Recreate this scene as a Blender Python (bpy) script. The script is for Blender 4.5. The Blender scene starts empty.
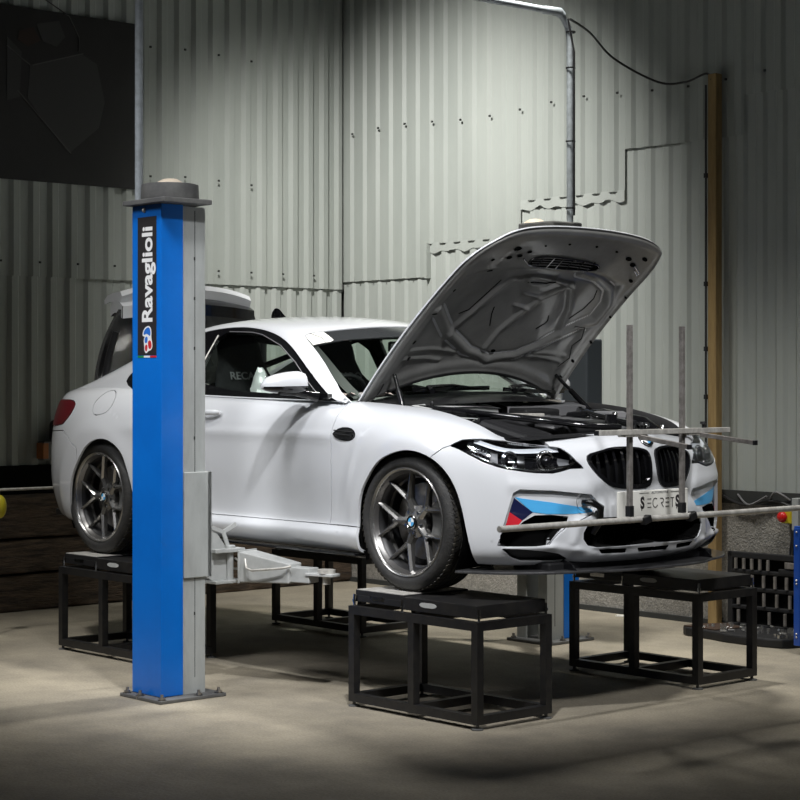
import math
import numpy as np
# ---------------------------------------------------------------- spline grids
def _bs(t):
    return ((1-t)**3/6.,(3*t**3-6*t*t+4)/6.,(-3*t**3+3*t*t+3*t+1)/6.,t**3/6.)
class Grid:
    """uniform cubic B-spline over a control grid G[i][j] -> xyz"""
    def __init__(s,G,m0=None,m1=None,n0=None,n1=None):
        G=np.array(G,float)
        a=(2*G[0]-G[1]) if m0 is None else m0(G)
        b=(2*G[-1]-G[-2]) if m1 is None else m1(G)
        G=np.concatenate([a[None],G,b[None]],0)
        a=(2*G[:,0]-G[:,1]) if n0 is None else n0(G)
        b=(2*G[:,-1]-G[:,-2]) if n1 is None else n1(G)
        s.G=np.concatenate([a[:,None],G,b[:,None]],1)
        s.nu=s.G.shape[0]-3; s.nv=s.G.shape[1]-3
    def ev(s,u,v):
        i=min(max(int(math.floor(u)),0),s.nu-1); j=min(max(int(math.floor(v)),0),s.nv-1)
        bu=_bs(u-i); bv=_bs(v-j)
        return np.einsum('i,j,ijk->k',bu,bv,s.G[i:i+4,j:j+4])
MY=np.array([1,-1,1.])
# ---- lower body: plan outline from the tail centre round to the nose centre (half, y>0)
PLAN=[(-2.315,0),(-2.30,.30),(-2.245,.56),(-2.10,.78),(-1.86,.893),(-1.60,.927),(-1.35,.936),(-1.05,.928),(-.7,.900),(-.3,.884),
(.1,.882),(.5,.884),(.82,.895),(1.1,.920),(1.35,.934),(1.60,.925),(1.79,.882),(1.925,.785),(2.01,.61),(2.07,.41),(2.135,.2),(2.165,0)]
ROWKEY={ # column: 13 x (z, outward offset)
0:[(.17,-.12),(.20,-.07),(.24,-.05),(.30,-.03),(.35,-.01),(.42,0),(.52,0),(.62,-.01),(.74,-.03),(.84,-.045),(.92,-.05),(.975,-.07),(.99,-.13)],
3:[(.17,-.12),(.20,-.07),(.24,-.05),(.30,-.03),(.35,-.015),(.42,0),(.52,0),(.62,0),(.74,-.012),(.83,-.035),(.90,-.06),(.95,-.10),(.97,-.16)],
6:[(.16,-.06),(.175,-.02),(.21,-.01),(.25,-.006),(.30,-.008),(.38,-.004),(.50,0),(.64,0),(.75,-.004),(.83,-.025),(.90,-.07),(.955,-.12),(.98,-.165)],
8:[(.16,-.06),(.175,-.02),(.215,-.002),(.262,.014),(.286,-.040),(.35,-.028),(.50,-.012),(.64,-.006),(.745,-.001),(.81,-.012),(.875,-.04),(.925,-.075),(.945,-.10)],
10:[(.16,-.06),(.175,-.02),(.215,-.002),(.262,.014),(.286,-.042),(.35,-.030),(.50,-.014),(.64,-.007),(.745,-.001),(.80,-.011),(.855,-.035),(.90,-.062),(.92,-.085)],
12:[(.16,-.06),(.175,-.02),(.215,-.004),(.262,.006),(.288,-.034),(.35,-.026),(.50,-.012),(.64,-.007),(.745,-.004),(.80,-.016),(.855,-.045),(.90,-.10),(.915,-.17)],
14:[(.16,-.06),(.175,-.02),(.21,-.01),(.25,-.006),(.30,-.006),(.38,-.004),(.50,0),(.62,0),(.71,-.006),(.77,-.025),(.822,-.065),(.862,-.13),(.878,-.24)],
16:[(.16,-.07),(.175,-.03),(.21,-.01),(.25,-.004),(.30,0),(.38,0),(.48,0),(.57,0),(.64,-.008),(.695,-.03),(.742,-.065),(.777,-.12),(.790,-.20)],
17:[(.15,-.09),(.17,-.04),(.21,-.01),(.25,-.004),(.30,0),(.38,0),(.46,0),(.54,-.003),(.60,-.012),(.65,-.032),(.69,-.07),(.722,-.12),(.738,-.19)],
19:[(.15,-.08),(.17,-.02),(.21,.01),(.25,.02),(.30,.025),(.37,.02),(.45,.008),(.54,-.006),(.605,-.016),(.655,-.032),(.70,-.062),(.735,-.10),(.755,-.155)],
21:[(.15,-.10),(.17,-.04),(.21,-.01),(.25,-.003),(.30,0),(.37,0),(.45,0),(.54,-.004),(.61,-.010),(.665,-.022),(.715,-.045),(.755,-.085),(.775,-.13)],
}
def _shell():
    n=len(PLAN); ks=sorted(ROWKEY); out=[]
    P=np.array(PLAN)
    for i in range(n):
        a=P[i-1] if i>0 else P[1]*[1,-1]; b=P[i+1] if i<n-1 else P[n-2]*[1,-1]
        t=b-a; t/=np.hypot(*t)
        nrm=np.array([-t[1],t[0]])
        if nrm@(P[i]-[0,0]*1)<0: nrm=-nrm
        k1=max(k for k in ks if k<=i); k2=min(k for k in ks if k>=i)
        w=0 if k1==k2 else (i-k1)/(k2-k1); w=w*w*(3-2*w)*.5+w*.5
        col=[]
        for r in range(13):
            z=(1-w)*ROWKEY[k1][r][0]+w*ROWKEY[k2][r][0]; o=(1-w)*ROWKEY[k1][r][1]+w*ROWKEY[k2][r][1]
            q=P[i]+nrm*o; col.append((q[0],q[1],z))
        out.append(col)
    return Grid(out,m0=lambda G:G[1]*MY,m1=lambda G:G[-2]*MY)
SH=_shell()
WX=1.3465; WR=.334
def _flare(p):
    d=0
    for x0,amp in ((WX,.010),(-WX,.014)):
        r=math.hypot(p[0]-x0,p[2]-WR)
        if abs(p[1])>.6 and r<.52:
            t=(r-.385)/.075
            d+=amp*math.exp(-t*t) if r>.385 else amp
    return d
def S(u,v):
    """lower body point (y>0 half)"""
    p=SH.ev(u,v).copy()
    f=_flare(p)
    if f: p[1]+=f
    d=0.
    if 6.5<u<12.4:   # shoulder crease and hollow of the door
        w=min(1,(u-6.5)/1.2)*min(1,(12.4-u)/.8)
        d+=w*(.0065*math.exp(-((v-8.05)/.38)**2)-.006*math.exp(-((v-5.3)/.8)**2))
    if 11.6<u<13.6 and 5<v<8.6:   # fold behind the wheel running down from the gill
        uu=12.75-.18*(8.4-v); d+=.006*math.exp(-((u-uu)/.11)**2)*min(1,(v-5)/1.5)*min(1,max(0,(8.6-v)/.4))
    if u>16.2:
        x=u;y=v*.30
        for a,b,amp,wd in FOLDS:
            dx,dy=b[0]-a[0],(b[1]-a[1])*.30; L=dx*dx+dy*dy
            t=max(0,min(1,((x-a[0])*dx+(y-a[1]*.30)*dy)/L)); q=math.hypot(x-a[0]-t*dx,y-a[1]*.30-t*dy)
            if q<3*wd: d+=amp*math.exp(-(q/wd)**2)*(min(1,(21-u)/.8) if u>20.2 else 1)
    if d:
        if u>15:
            o=np.array([(p[0]-1.35)*1.6,p[1],0]); o/=np.linalg.norm(o); p=p+o*d
        else: p[1]+=d
    return p
FOLDS=[((17.0,2.62),(18.1,2.72),.010,.13),((18.1,2.72),(18.75,2.3),.007,.14),((18.75,2.3),(19.2,1.9),.006,.13),((18.66,3.2),(18.80,4.6),.008,.12),((18.80,4.6),(19.4,5.6),.006,.14),
 ((18.95,8.0),(19.35,6.2),-.007,.17),((19.35,6.2),(20.5,5.7),-.005,.2),((19.1,1.35),(21,1.3),.010,.15),((19.2,2.55),(21,2.55),.006,.08),((17.1,6.9),(19.0,6.75),.006,.13)]
# ---- greenhouse: rows belt, mid, frame, rail, inner..., centre ; columns A base -> boot
_belt=[(.84,.80,.900),(.70,.803,.912),(.55,.806,.916),(.38,.806,.918),(.18,.806,.920),(-.08,.806,.924),(-.35,.806,.93),(-.7,.81,.94),(-1.0,.79,.94),(-1.3,.765,.95),(-1.6,.745,.955),(-1.9,.72,.945)]
_frame=[(.81,.79,.905),(.67,.79,.940),(.50,.755,1.03),(.33,.700,1.135),(.13,.640,1.235),(-.08,.603,1.300),(-.35,.585,1.325),(-.7,.592,1.312),(-1.0,.640,1.23),(-1.3,.68,1.125),(-1.6,.705,1.035),(-1.89,.70,.975)]
_rail=[(.77,.765,.912),(.61,.735,.985),(.45,.680,1.085),(.29,.622,1.185),(.13,.565,1.275),(-.06,.545,1.330),(-.35,.538,1.355),(-.7,.545,1.342),(-1.0,.57,1.28),(-1.3,.60,1.195),(-1.6,.63,1.085),(-1.87,.66,.985)]
_cent=[(1.02,0,.955),(.87,0,1.035),(.70,0,1.14),(.525,0,1.24),(.34,0,1.328),(.06,0,1.378),(-.35,0,1.397),(-.7,0,1.392),(-1.0,0,1.35),(-1.3,0,1.265),(-1.6,0,1.15),(-1.87,0,1.035)]
def _gh():
    out=[]
    for b,f,r,c in zip(_belt,_frame,_rail,_cent):
        b,f,r,c=map(np.array,(b,f,r,c))
        m=(b+f)/2; m[1]+=.010
        col=[b,m,f,r]
        for y in (.46,.34,.18):
            k=(y/r[1])**2.0
            q=c+(r-c)*k; q[1]=y; col.append(q)
        col.append(c); out.append(col)
    return Grid(out,n1=lambda G:G[:,-2]*MY)
GH=_gh()
def Gp(u,v): return GH.ev(u,v)
# ---- bonnet, closed shape in hinge coordinates; a rear..front, b -1..1 (negative = near side)
HX,HZ,HTH=.80,.905,math.radians(50)
def hp(a,b,thick=0.):
    ab=abs(b)
    xr=.98-.18*b*b; xf=2.045-.02*b*b-.055*ab**8
    w=.725-.045*a-(.075*max(0,(a-.80)/.20)**2.2)
    x=xr+(xf-xr)*a; y=w*b; t=(x-.8)/1.15
    z=.915-.165*t*t+(.040+.030*t)*(1-ab**2.5)+.010*math.exp(-((ab-.55)/.12)**2)*math.sin(math.pi*min(1,a*1.05))
    return np.array([x-HX,y,z-HZ-thick])
def hrot(p):
    c,s=math.cos(HTH),math.sin(HTH)
    return np.array([HX+p[0]*c-p[2]*s,p[1],HZ+p[0]*s+p[2]*c])
import bpy, random
from mathutils import Vector, Matrix
from mathutils.geometry import delaunay_2d_cdt
random.seed(7)
SC=bpy.context.scene; COL=SC.collection
H=.57
# ================================================================ materials
def mat(name,col,rough=.5,metal=0.,coat=0.,spec=None,alpha=None,trans=0.,emit=None,es=1.,coatr=.04):
    m=bpy.data.materials.new(name); m.use_nodes=True
    b=m.node_tree.nodes['Principled BSDF']; I=b.inputs
    I['Base Color'].default_value=(*col,1); I['Roughness'].default_value=rough; I['Metallic'].default_value=metal
    I['Coat Weight'].default_value=coat; I['Coat Roughness'].default_value=coatr
    if spec is not None: I['Specular IOR Level'].default_value=spec
    if trans: I['Transmission Weight'].default_value=trans
    if alpha is not None: I['Alpha'].default_value=alpha
    if emit: I['Emission Color'].default_value=(*emit,1); I['Emission Strength'].default_value=es
    return m
def N(m,t,**k):
    n=m.node_tree.nodes.new(t)
    for a,b in k.items(): setattr(n,a,b)
    return n
def noisy(m,c2,scale=5.,lo=.4,hi=.6,detail=6.,bump=0.,bscale=None,stretch=(1,1,1),rvar=0.,fine=0.):
    """mix the base colour with c2 through a noise; optional bump"""
    nt=m.node_tree; L=nt.links; b=nt.nodes['Principled BSDF']
    tc=N(m,'ShaderNodeTexCoord'); mp=N(m,'ShaderNodeMapping'); mp.inputs['Scale'].default_value=stretch
    L.new(tc.outputs['Object'],mp.inputs['Vector'])
    no=N(m,'ShaderNodeTexNoise'); no.inputs['Scale'].default_value=scale; no.inputs['Detail'].default_value=detail; no.inputs['Roughness'].default_value=.65
    L.new(mp.outputs[0],no.inputs['Vector'])
    r=N(m,'ShaderNodeMapRange'); r.inputs['From Min'].default_value=lo; r.inputs['From Max'].default_value=hi
    L.new(no.outputs['Fac'],r.inputs['Value'])
    mx=N(m,'ShaderNodeMix',data_type='RGBA'); mx.inputs['A'].default_value=b.inputs['Base Color'].default_value; mx.inputs['B'].default_value=(*c2,1)
    L.new(r.outputs[0],mx.inputs['Factor']); out=mx.outputs['Result']
    if fine:
        n3=N(m,'ShaderNodeTexNoise'); n3.inputs['Scale'].default_value=90; n3.inputs['Detail'].default_value=3; L.new(mp.outputs[0],n3.inputs['Vector'])
        r3=N(m,'ShaderNodeMapRange'); r3.inputs['From Min'].default_value=.3; r3.inputs['From Max'].default_value=.7; r3.inputs['To Min'].default_value=1-fine; r3.inputs['To Max'].default_value=1+fine
        L.new(n3.outputs['Fac'],r3.inputs['Value'])
        vm=N(m,'ShaderNodeVectorMath',operation='SCALE'); L.new(out,vm.inputs[0]); L.new(r3.outputs[0],vm.inputs['Scale']); out=vm.outputs[0]
    L.new(out,b.inputs['Base Color'])
    if rvar:
        rr=N(m,'ShaderNodeMapRange'); rr.inputs['To Min'].default_value=b.inputs['Roughness'].default_value-rvar; rr.inputs['To Max'].default_value=b.inputs['Roughness'].default_value+rvar
        L.new(no.outputs['Fac'],rr.inputs['Value']); L.new(rr.outputs[0],b.inputs['Roughness'])
    if bump:
        n2=N(m,'ShaderNodeTexNoise'); n2.inputs['Scale'].default_value=bscale or scale*6; n2.inputs['Detail'].default_value=5
        L.new(mp.outputs[0],n2.inputs['Vector'])
        bp=N(m,'ShaderNodeBump'); bp.inputs['Strength'].default_value=bump; bp.inputs['Distance'].default_value=.02
        L.new(n2.outputs['Fac'],bp.inputs['Height']); L.new(bp.outputs[0],b.inputs['Normal'])
    return m
M={}
M['paint']=mat('white_paint',(.66,.675,.70),.30,0,1.0,coatr=.02)
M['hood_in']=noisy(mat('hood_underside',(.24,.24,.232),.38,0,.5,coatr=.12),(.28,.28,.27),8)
M['black']=mat('black_plastic',(.012,.012,.013),.45)
M['gloss']=mat('gloss_black',(.006,.006,.007),.12,0,.6)
M['dark']=mat('deep_black',(.004,.004,.004),.9,spec=.1)
M['rubber']=noisy(mat('rubber',(.020,.020,.020),.62),(.032,.031,.029),25,bump=.25,bscale=120)
M['tread']=noisy(mat('tread_rubber',(.030,.029,.027),.7),(.06,.052,.036),18,bump=.3,bscale=90)
M['rim']=mat('gunmetal_rim',(.30,.295,.285),.27,.85)
M['barrel']=mat('rim_barrel',(.19,.185,.18),.33,.8)
M['steel']=noisy(mat('brushed_steel',(.45,.43,.41),.4,1.),(.3,.29,.28),14)
M['chrome']=mat('chrome',(.75,.75,.75),.12,1.)
M['alu']=noisy(mat('worn_aluminium',(.70,.68,.63),.42,.35),(.50,.48,.44),20)
M['alud']=noisy(mat('dull_aluminium_bar',(.30,.28,.26),.5,.4),(.20,.185,.17),30)
def thinglass(name,tint,refl=.9):
    m=bpy.data.materials.new(name); m.use_nodes=True; nt=m.node_tree; nt.nodes.remove(nt.nodes['Principled BSDF']); L=nt.links
    t=N(m,'ShaderNodeBsdfTransparent'); t.inputs[0].default_value=(*tint,1); g=N(m,'ShaderNodeBsdfGlossy'); g.inputs['Roughness'].default_value=.02; g.inputs[0].default_value=(refl,refl,refl,1)
    lw=N(m,'ShaderNodeLayerWeight'); lw.inputs[0].default_value=.5; pw=N(m,'ShaderNodeMath',operation='POWER'); pw.inputs[1].default_value=4.5; L.new(lw.outputs['Facing'],pw.inputs[0]); f=N(m,'ShaderNodeMath',operation='MULTIPLY_ADD'); f.inputs[1].default_value=.7; f.inputs[2].default_value=.05; L.new(pw.outputs[0],f.inputs[0]); x=N(m,'ShaderNodeMixShader')
    L.new(f.outputs[0],x.inputs[0]);L.new(t.outputs[0],x.inputs[1]);L.new(g.outputs[0],x.inputs[2]);L.new(x.outputs[0],nt.nodes['Material Output'].inputs[0]); return m
M['glass']=thinglass('tinted_glass',(.86,.93,.89),.8)
M['strip']=mat('sun_strip',(.030,.032,.034),.1,0,.3)
M['white']=mat('white_sticker',(.82,.81,.75),.5)
M['carbon']=mat('carbon_skin',(.055,.055,.055),.22,0,.8)
M['splitter']=noisy(mat('splitter_carbon',(.045,.045,.047),.3,0,.6),(.07,.07,.072),60)
M['lens']=thinglass('lamp_lens',(.93,.95,.97))
M['tail']=mat('tail_red',(.11,.003,.008),.3,0,.25)
M['lblue']=mat('light_blue_vinyl',(.08,.42,.80),.3,0,.4)
M['navy']=mat('navy_vinyl',(.006,.009,.05),.3,0,.4)
M['red']=mat('red_vinyl',(.62,.02,.035),.3,0,.4)
M['blue']=noisy(mat('blue_enamel',(.0,.165,.66),.35,0,.15),(.0,.145,.60),2.5)
M['grey']=noisy(mat('grey_enamel',(.42,.44,.43),.45),(.34,.355,.345),6,stretch=(1,1,.3),bump=.05)
M['lgrey']=noisy(mat('light_grey_enamel',(.46,.47,.46),.42),(.34,.35,.34),9,.45,.75)
M['dgrey']=noisy(mat('dark_grey_cast',(.09,.09,.09),.6),(.13,.13,.125),8)
M['beige']=mat('beige_cap',(.62,.53,.42),.5)
M['decal']=mat('decal_black',(.025,.022,.024),.4)
M['dwhite']=mat('decal_white',(.85,.85,.85),.4)
M['green']=mat('decal_green',(.02,.25,.06),.4)
M['ired']=mat('decal_red',(.6,.02,.03),.4)
M['frame']=noisy(mat('black_frame_enamel',(.008,.008,.009),.42),(.016,.015,.014),20)
M['wall']=noisy(mat('painted_steel_sheet',(.40,.425,.395),.48,.0),(.33,.355,.33),1.3,.35,.7,stretch=(1,1,.35),bump=.06,bscale=30,rvar=.08)
M['wall2']=noisy(mat('painted_steel_sheet_lower',(.43,.455,.425),.5,.0),(.36,.385,.36),1.7,.35,.7,stretch=(1,1,.35),bump=.06,bscale=30)
M['joint']=mat('wall_joint_dark',(.03,.032,.03),.8)
M['concrete']=noisy(mat('concrete_upstand',(.30,.285,.255),.9),(.20,.19,.17),30,.35,.65,bump=.5,bscale=80,fine=.25)
M['timber']=noisy(mat('post_timber',(.36,.245,.10),.7),(.22,.14,.055),5,.35,.7,stretch=(6,6,.7),bump=.3)
M['sleeper']=noisy(mat('sleeper_wood',(.12,.082,.052),.85),(.028,.02,.014),7,.35,.65,stretch=(.3,1,4),bump=1.,bscale=25)
M['sleeper'].node_tree.nodes['Mapping'].inputs['Scale'].default_value=(4,.6,7)
M['poster']=noisy(mat('dark_poster',(.010,.009,.009),.5),(.022,.02,.02),1.2,.35,.75)
M['poster2']=mat('poster_grey',(.035,.034,.034),.5)
M['poster3']=mat('poster_brown',(.028,.014,.010),.5)
M['poster4']=mat('poster_line',(.07,.068,.065),.5)
M['galv']=noisy(mat('galvanised_conduit',(.42,.46,.49),.42,.25),(.32,.35,.37),20)
M['foil']=mat('silver_foil',(.80,.80,.79),.35,.3)
M['seat']=noisy(mat('seat_fabric',(.012,.012,.013),.85),(.02,.02,.022),40)
M['seatl']=mat('seat_lettering',(.24,.24,.24),.6)
M['dash']=mat('dash_plastic',(.02,.02,.022),.6)
M['pink']=mat('pink_cloth',(.55,.40,.40),.8)
M['yellow']=mat('yellow_plastic',(.55,.47,.02),.4)
M['ered']=mat('stop_button_red',(.6,.012,.01),.3,0,.3)
M['orange']=mat('orange_label',(.35,.12,.03),.5)
M['slate']=mat('dark_slate_box',(.035,.042,.048),.5)
M['trolley']=mat('trolley_blue',(.01,.075,.42),.35,0,.3)
M['trolley_l']=mat('decal_blue',(.02,.16,.62),.4)
M['case']=mat('case_black',(.012,.012,.013),.55)
M['cream']=mat('cream_plastic',(.50,.47,.40),.5)
M['mgrey']=mat('mid_grey_plastic',(.16,.16,.165),.45)
M['sock']=mat('socket_steel',(.55,.54,.52),.3,.9)
# floor
fm=noisy(mat('workshop_concrete_floor',(.39,.342,.258),.72),(.21,.187,.147),1.1,.36,.66,detail=9,bump=.25,bscale=45,rvar=.12,fine=.16); M['floor']=fm
# ================================================================ mesh helpers
class MB:
    def __init__(s): s.v=[]; s.f=[]; s.mi=[]
    def add(s,vs,fs,mi=0):
        n=len(s.v); s.v+= [tuple(v) for v in vs]; s.f+=[tuple(i+n for i in f) for f in fs]; s.mi+=[mi]*len(fs); return s
    def box(s,c,d,rot=None,mi=0):
        x,y,z=[k/2 for k in d]
        vs=[Vector((a*x,b*y,e*z)) for a in(-1,1) for b in(-1,1) for e in(-1,1)]
        if rot is not None: vs=[rot@v for v in vs]
        vs=[v+Vector(c) for v in vs]
        return s.add(vs,[(0,1,3,2),(4,6,7,5),(0,4,5,1),(2,3,7,6),(0,2,6,4),(1,5,7,3)],mi)
    def bb(s,x0,x1,y0,y1,z0,z1,mi=0): return s.box(((x0+x1)/2,(y0+y1)/2,(z0+z1)/2),(abs(x1-x0),abs(y1-y0),abs(z1-z0)),None,mi)
    def bar(s,a,b,w,h=None,mi=0,up=(0,0,1)):
        a=Vector(a);b=Vector(b);d=b-a;L=d.length;d.normalize();u=Vector(up)
        if abs(d.dot(u))>.99:u=Vector((1,0,0))
        r=d.cross(u).normalized();u=r.cross(d)
        R=Matrix((d,r,u)).transposed()
        return s.box((a+b)/2,(L,w,h or w),R,mi)
    def tube(s,pts,r,n=12,cap=True,mi=0):
        pts=[Vector(p) for p in pts]; vs=[];fs=[]; rr=r if isinstance(r,(list,tuple)) else [r]*len(pts)
        ref=Vector((0,0,1)); prev=None
        for i,p in enumerate(pts):
            d=(pts[min(i+1,len(pts)-1)]-pts[max(i-1,0)]).normalized()
            if prev is None:
                u=ref if abs(d.dot(ref))<.95 else Vector((1,0,0)); a=d.cross(u).normalized()
            else: a=(prev-d*prev.dot(d)).normalized()
            prev=a; b=d.cross(a)
            for k in range(n):
                t=2*math.pi*k/n; vs.append(p+(a*math.cos(t)+b*math.sin(t))*rr[i])
        for i in range(len(pts)-1):
            for k in range(n): fs.append((i*n+k,i*n+(k+1)%n,(i+1)*n+(k+1)%n,(i+1)*n+k))
        if cap: fs+= [tuple(range(n))[::-1],tuple((len(pts)-1)*n+k for k in range(n))]
        return s.add(vs,fs,mi)
    def lathe(s,prof,axis='y',c=(0,0,0),n=64,mi=0,closed=False,arc=None):
        """prof: list of (r,h); h along the axis"""
        vs=[];fs=[];m=len(prof);c=Vector(c); N_=n if arc is None else n+1
        for k in range(N_):
            t=(2*math.pi*k/n) if arc is None else arc[0]+(arc[1]-arc[0])*k/n
            ct,st=math.cos(t),math.sin(t)
            for r,h in prof:
                q={'y':(r*ct,h,r*st),'z':(r*ct,r*st,h),'x':(h,r*ct,r*st)}[axis]; vs.append(c+Vector(q))
        for k in range(n):
            k2=(k+1)%N_
            for j in range(m-1 if not closed else m):
                j2=(j+1)%m; fs.append((k*m+j,k*m+j2,k2*m+j2,k2*m+j))
        return s.add(vs,fs,mi)
    def prism(s,poly,h0,h1,axis='z',mi=0):
        n=len(poly)
        def P(a,b,h): return {'z':(a,b,h),'y':(a,h,b),'x':(h,a,b)}[axis]
        vs=[P(a,b,h0) for a,b in poly]+[P(a,b,h1) for a,b in poly]
        fs=[tuple(range(n))[::-1],tuple(range(n,2*n))]+[(i,(i+1)%n,n+(i+1)%n,n+i) for i in range(n)]
        return s.add(vs,fs,mi)
    def sphere(s,c,r,nu=20,nv=12,mi=0):
        rx,ry,rz=r if isinstance(r,(tuple,list)) else (r,)*3
        vs=[];fs=[]
        for j in range(nv+1):
            p=math.pi*j/nv
            for i in range(nu):
                t=2*math.pi*i/nu; vs.append((c[0]+rx*math.sin(p)*math.cos(t),c[1]+ry*math.sin(p)*math.sin(t),c[2]+rz*math.cos(p)))
        for j in range(nv):
            for i in range(nu): fs.append((j*nu+i,(j+1)*nu+i,(j+1)*nu+(i+1)%nu,j*nu+(i+1)%nu))
        return s.add(vs,fs,mi)
    def grid(s,fn,nu,nv,mi=0,flip=False):
        vs=[fn(i/nu,j/nv) for i in range(nu+1) for j in range(nv+1)];fs=[]
        for i in range(nu):
            for j in range(nv):
                q=(i*(nv+1)+j,(i+1)*(nv+1)+j,(i+1)*(nv+1)+j+1,i*(nv+1)+j+1); fs.append(q[::-1] if flip else q)
        return s.add(vs,fs,mi)
    def rock(s,k):
        for i,v in enumerate(s.v): s.v[i]=tuple(v[j]+random.uniform(-k,k) for j in range(3))
        return s
def obj(name,mb,mats,parent=None,smooth=None,bevel=0.,merge=False,segs=2,nrm=None):
    me=bpy.data.meshes.new(name)
    me.from_pydata(mb.v,[],mb.f)
    if not isinstance(mats,(list,tuple)): mats=[mats]
    for m in mats: me.materials.append(m)
    if len(mats)>1: me.polygons.foreach_set('material_index',mb.mi)
    me.validate(); me.update()
    if nrm is None:
        import bmesh
        b=bmesh.new(); b.from_mesh(me)
        if merge: bmesh.ops.remove_doubles(b,verts=b.verts,dist=merge if isinstance(merge,float) else 1e-5)
        if merge or merge is False:
            try: bmesh.ops.recalc_face_normals(b,faces=b.faces)
            except Exception: pass
        b.to_mesh(me); b.free()
    o=bpy.data.objects.new(name,me); COL.objects.link(o)
    if smooth is not None:
        me.polygons.foreach_set('use_smooth',[True]*len(me.polygons)); me.set_sharp_from_angle(angle=math.radians(smooth))
    if nrm is not None:
        me.polygons.foreach_set('use_smooth',[True]*len(me.polygons))
        me.normals_split_custom_set_from_vertices([tuple(q) for q in nrm])
    if bevel:
        b=o.modifiers.new('bevel','BEVEL'); b.width=bevel; b.segments=segs; b.limit_method='ANGLE'; b.angle_limit=math.radians(40)
    if parent: o.parent=parent
    return o
def thing(name,label,cat,loc=(0,0,0),rotz=0,group=None):
    o=bpy.data.objects.new(name,None); COL.objects.link(o); o.location=loc; o.rotation_euler=(0,0,rotz); o.empty_display_size=.1
    o['label']=label; o['category']=cat
    if group:o['group']=group
    return o
def tag(o,label,cat,group=None):
    o['label']=label;o['category']=cat
    if group:o['group']=group
    return o
def struct(o): o['kind']='structure'; return o
def setp(o,p): o.parent=p; return o
def copytree(o,parent=None):
    c=o.copy(); COL.objects.link(c); c.parent=parent
    for ch in [q for q in bpy.data.objects if q.parent==o and q is not c]: copytree(ch,c)
    return c
def text_mb(txt,size,ext=.001,xscale=1.,bold=0.,align='CENTER'):
    cu=bpy.data.curves.new('t','FONT'); cu.body=txt; cu.size=size; cu.extrude=ext; cu.align_x=align; cu.align_y='CENTER'; cu.resolution_u=4; cu.offset=bold
    o=bpy.data.objects.new('t',cu); me=bpy.data.meshes.new_from_object(o)
    mb=MB(); mb.add([(v.co.x*xscale,v.co.y,v.co.z) for v in me.vertices],[tuple(p.vertices) for p in me.polygons])
    bpy.data.objects.remove(o); bpy.data.curves.remove(cu); bpy.data.meshes.remove(me)
    return mb
def xf(mb,Mx):
    mb.v=[tuple(Mx@Vector(v)) for v in mb.v]; return mb
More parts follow.
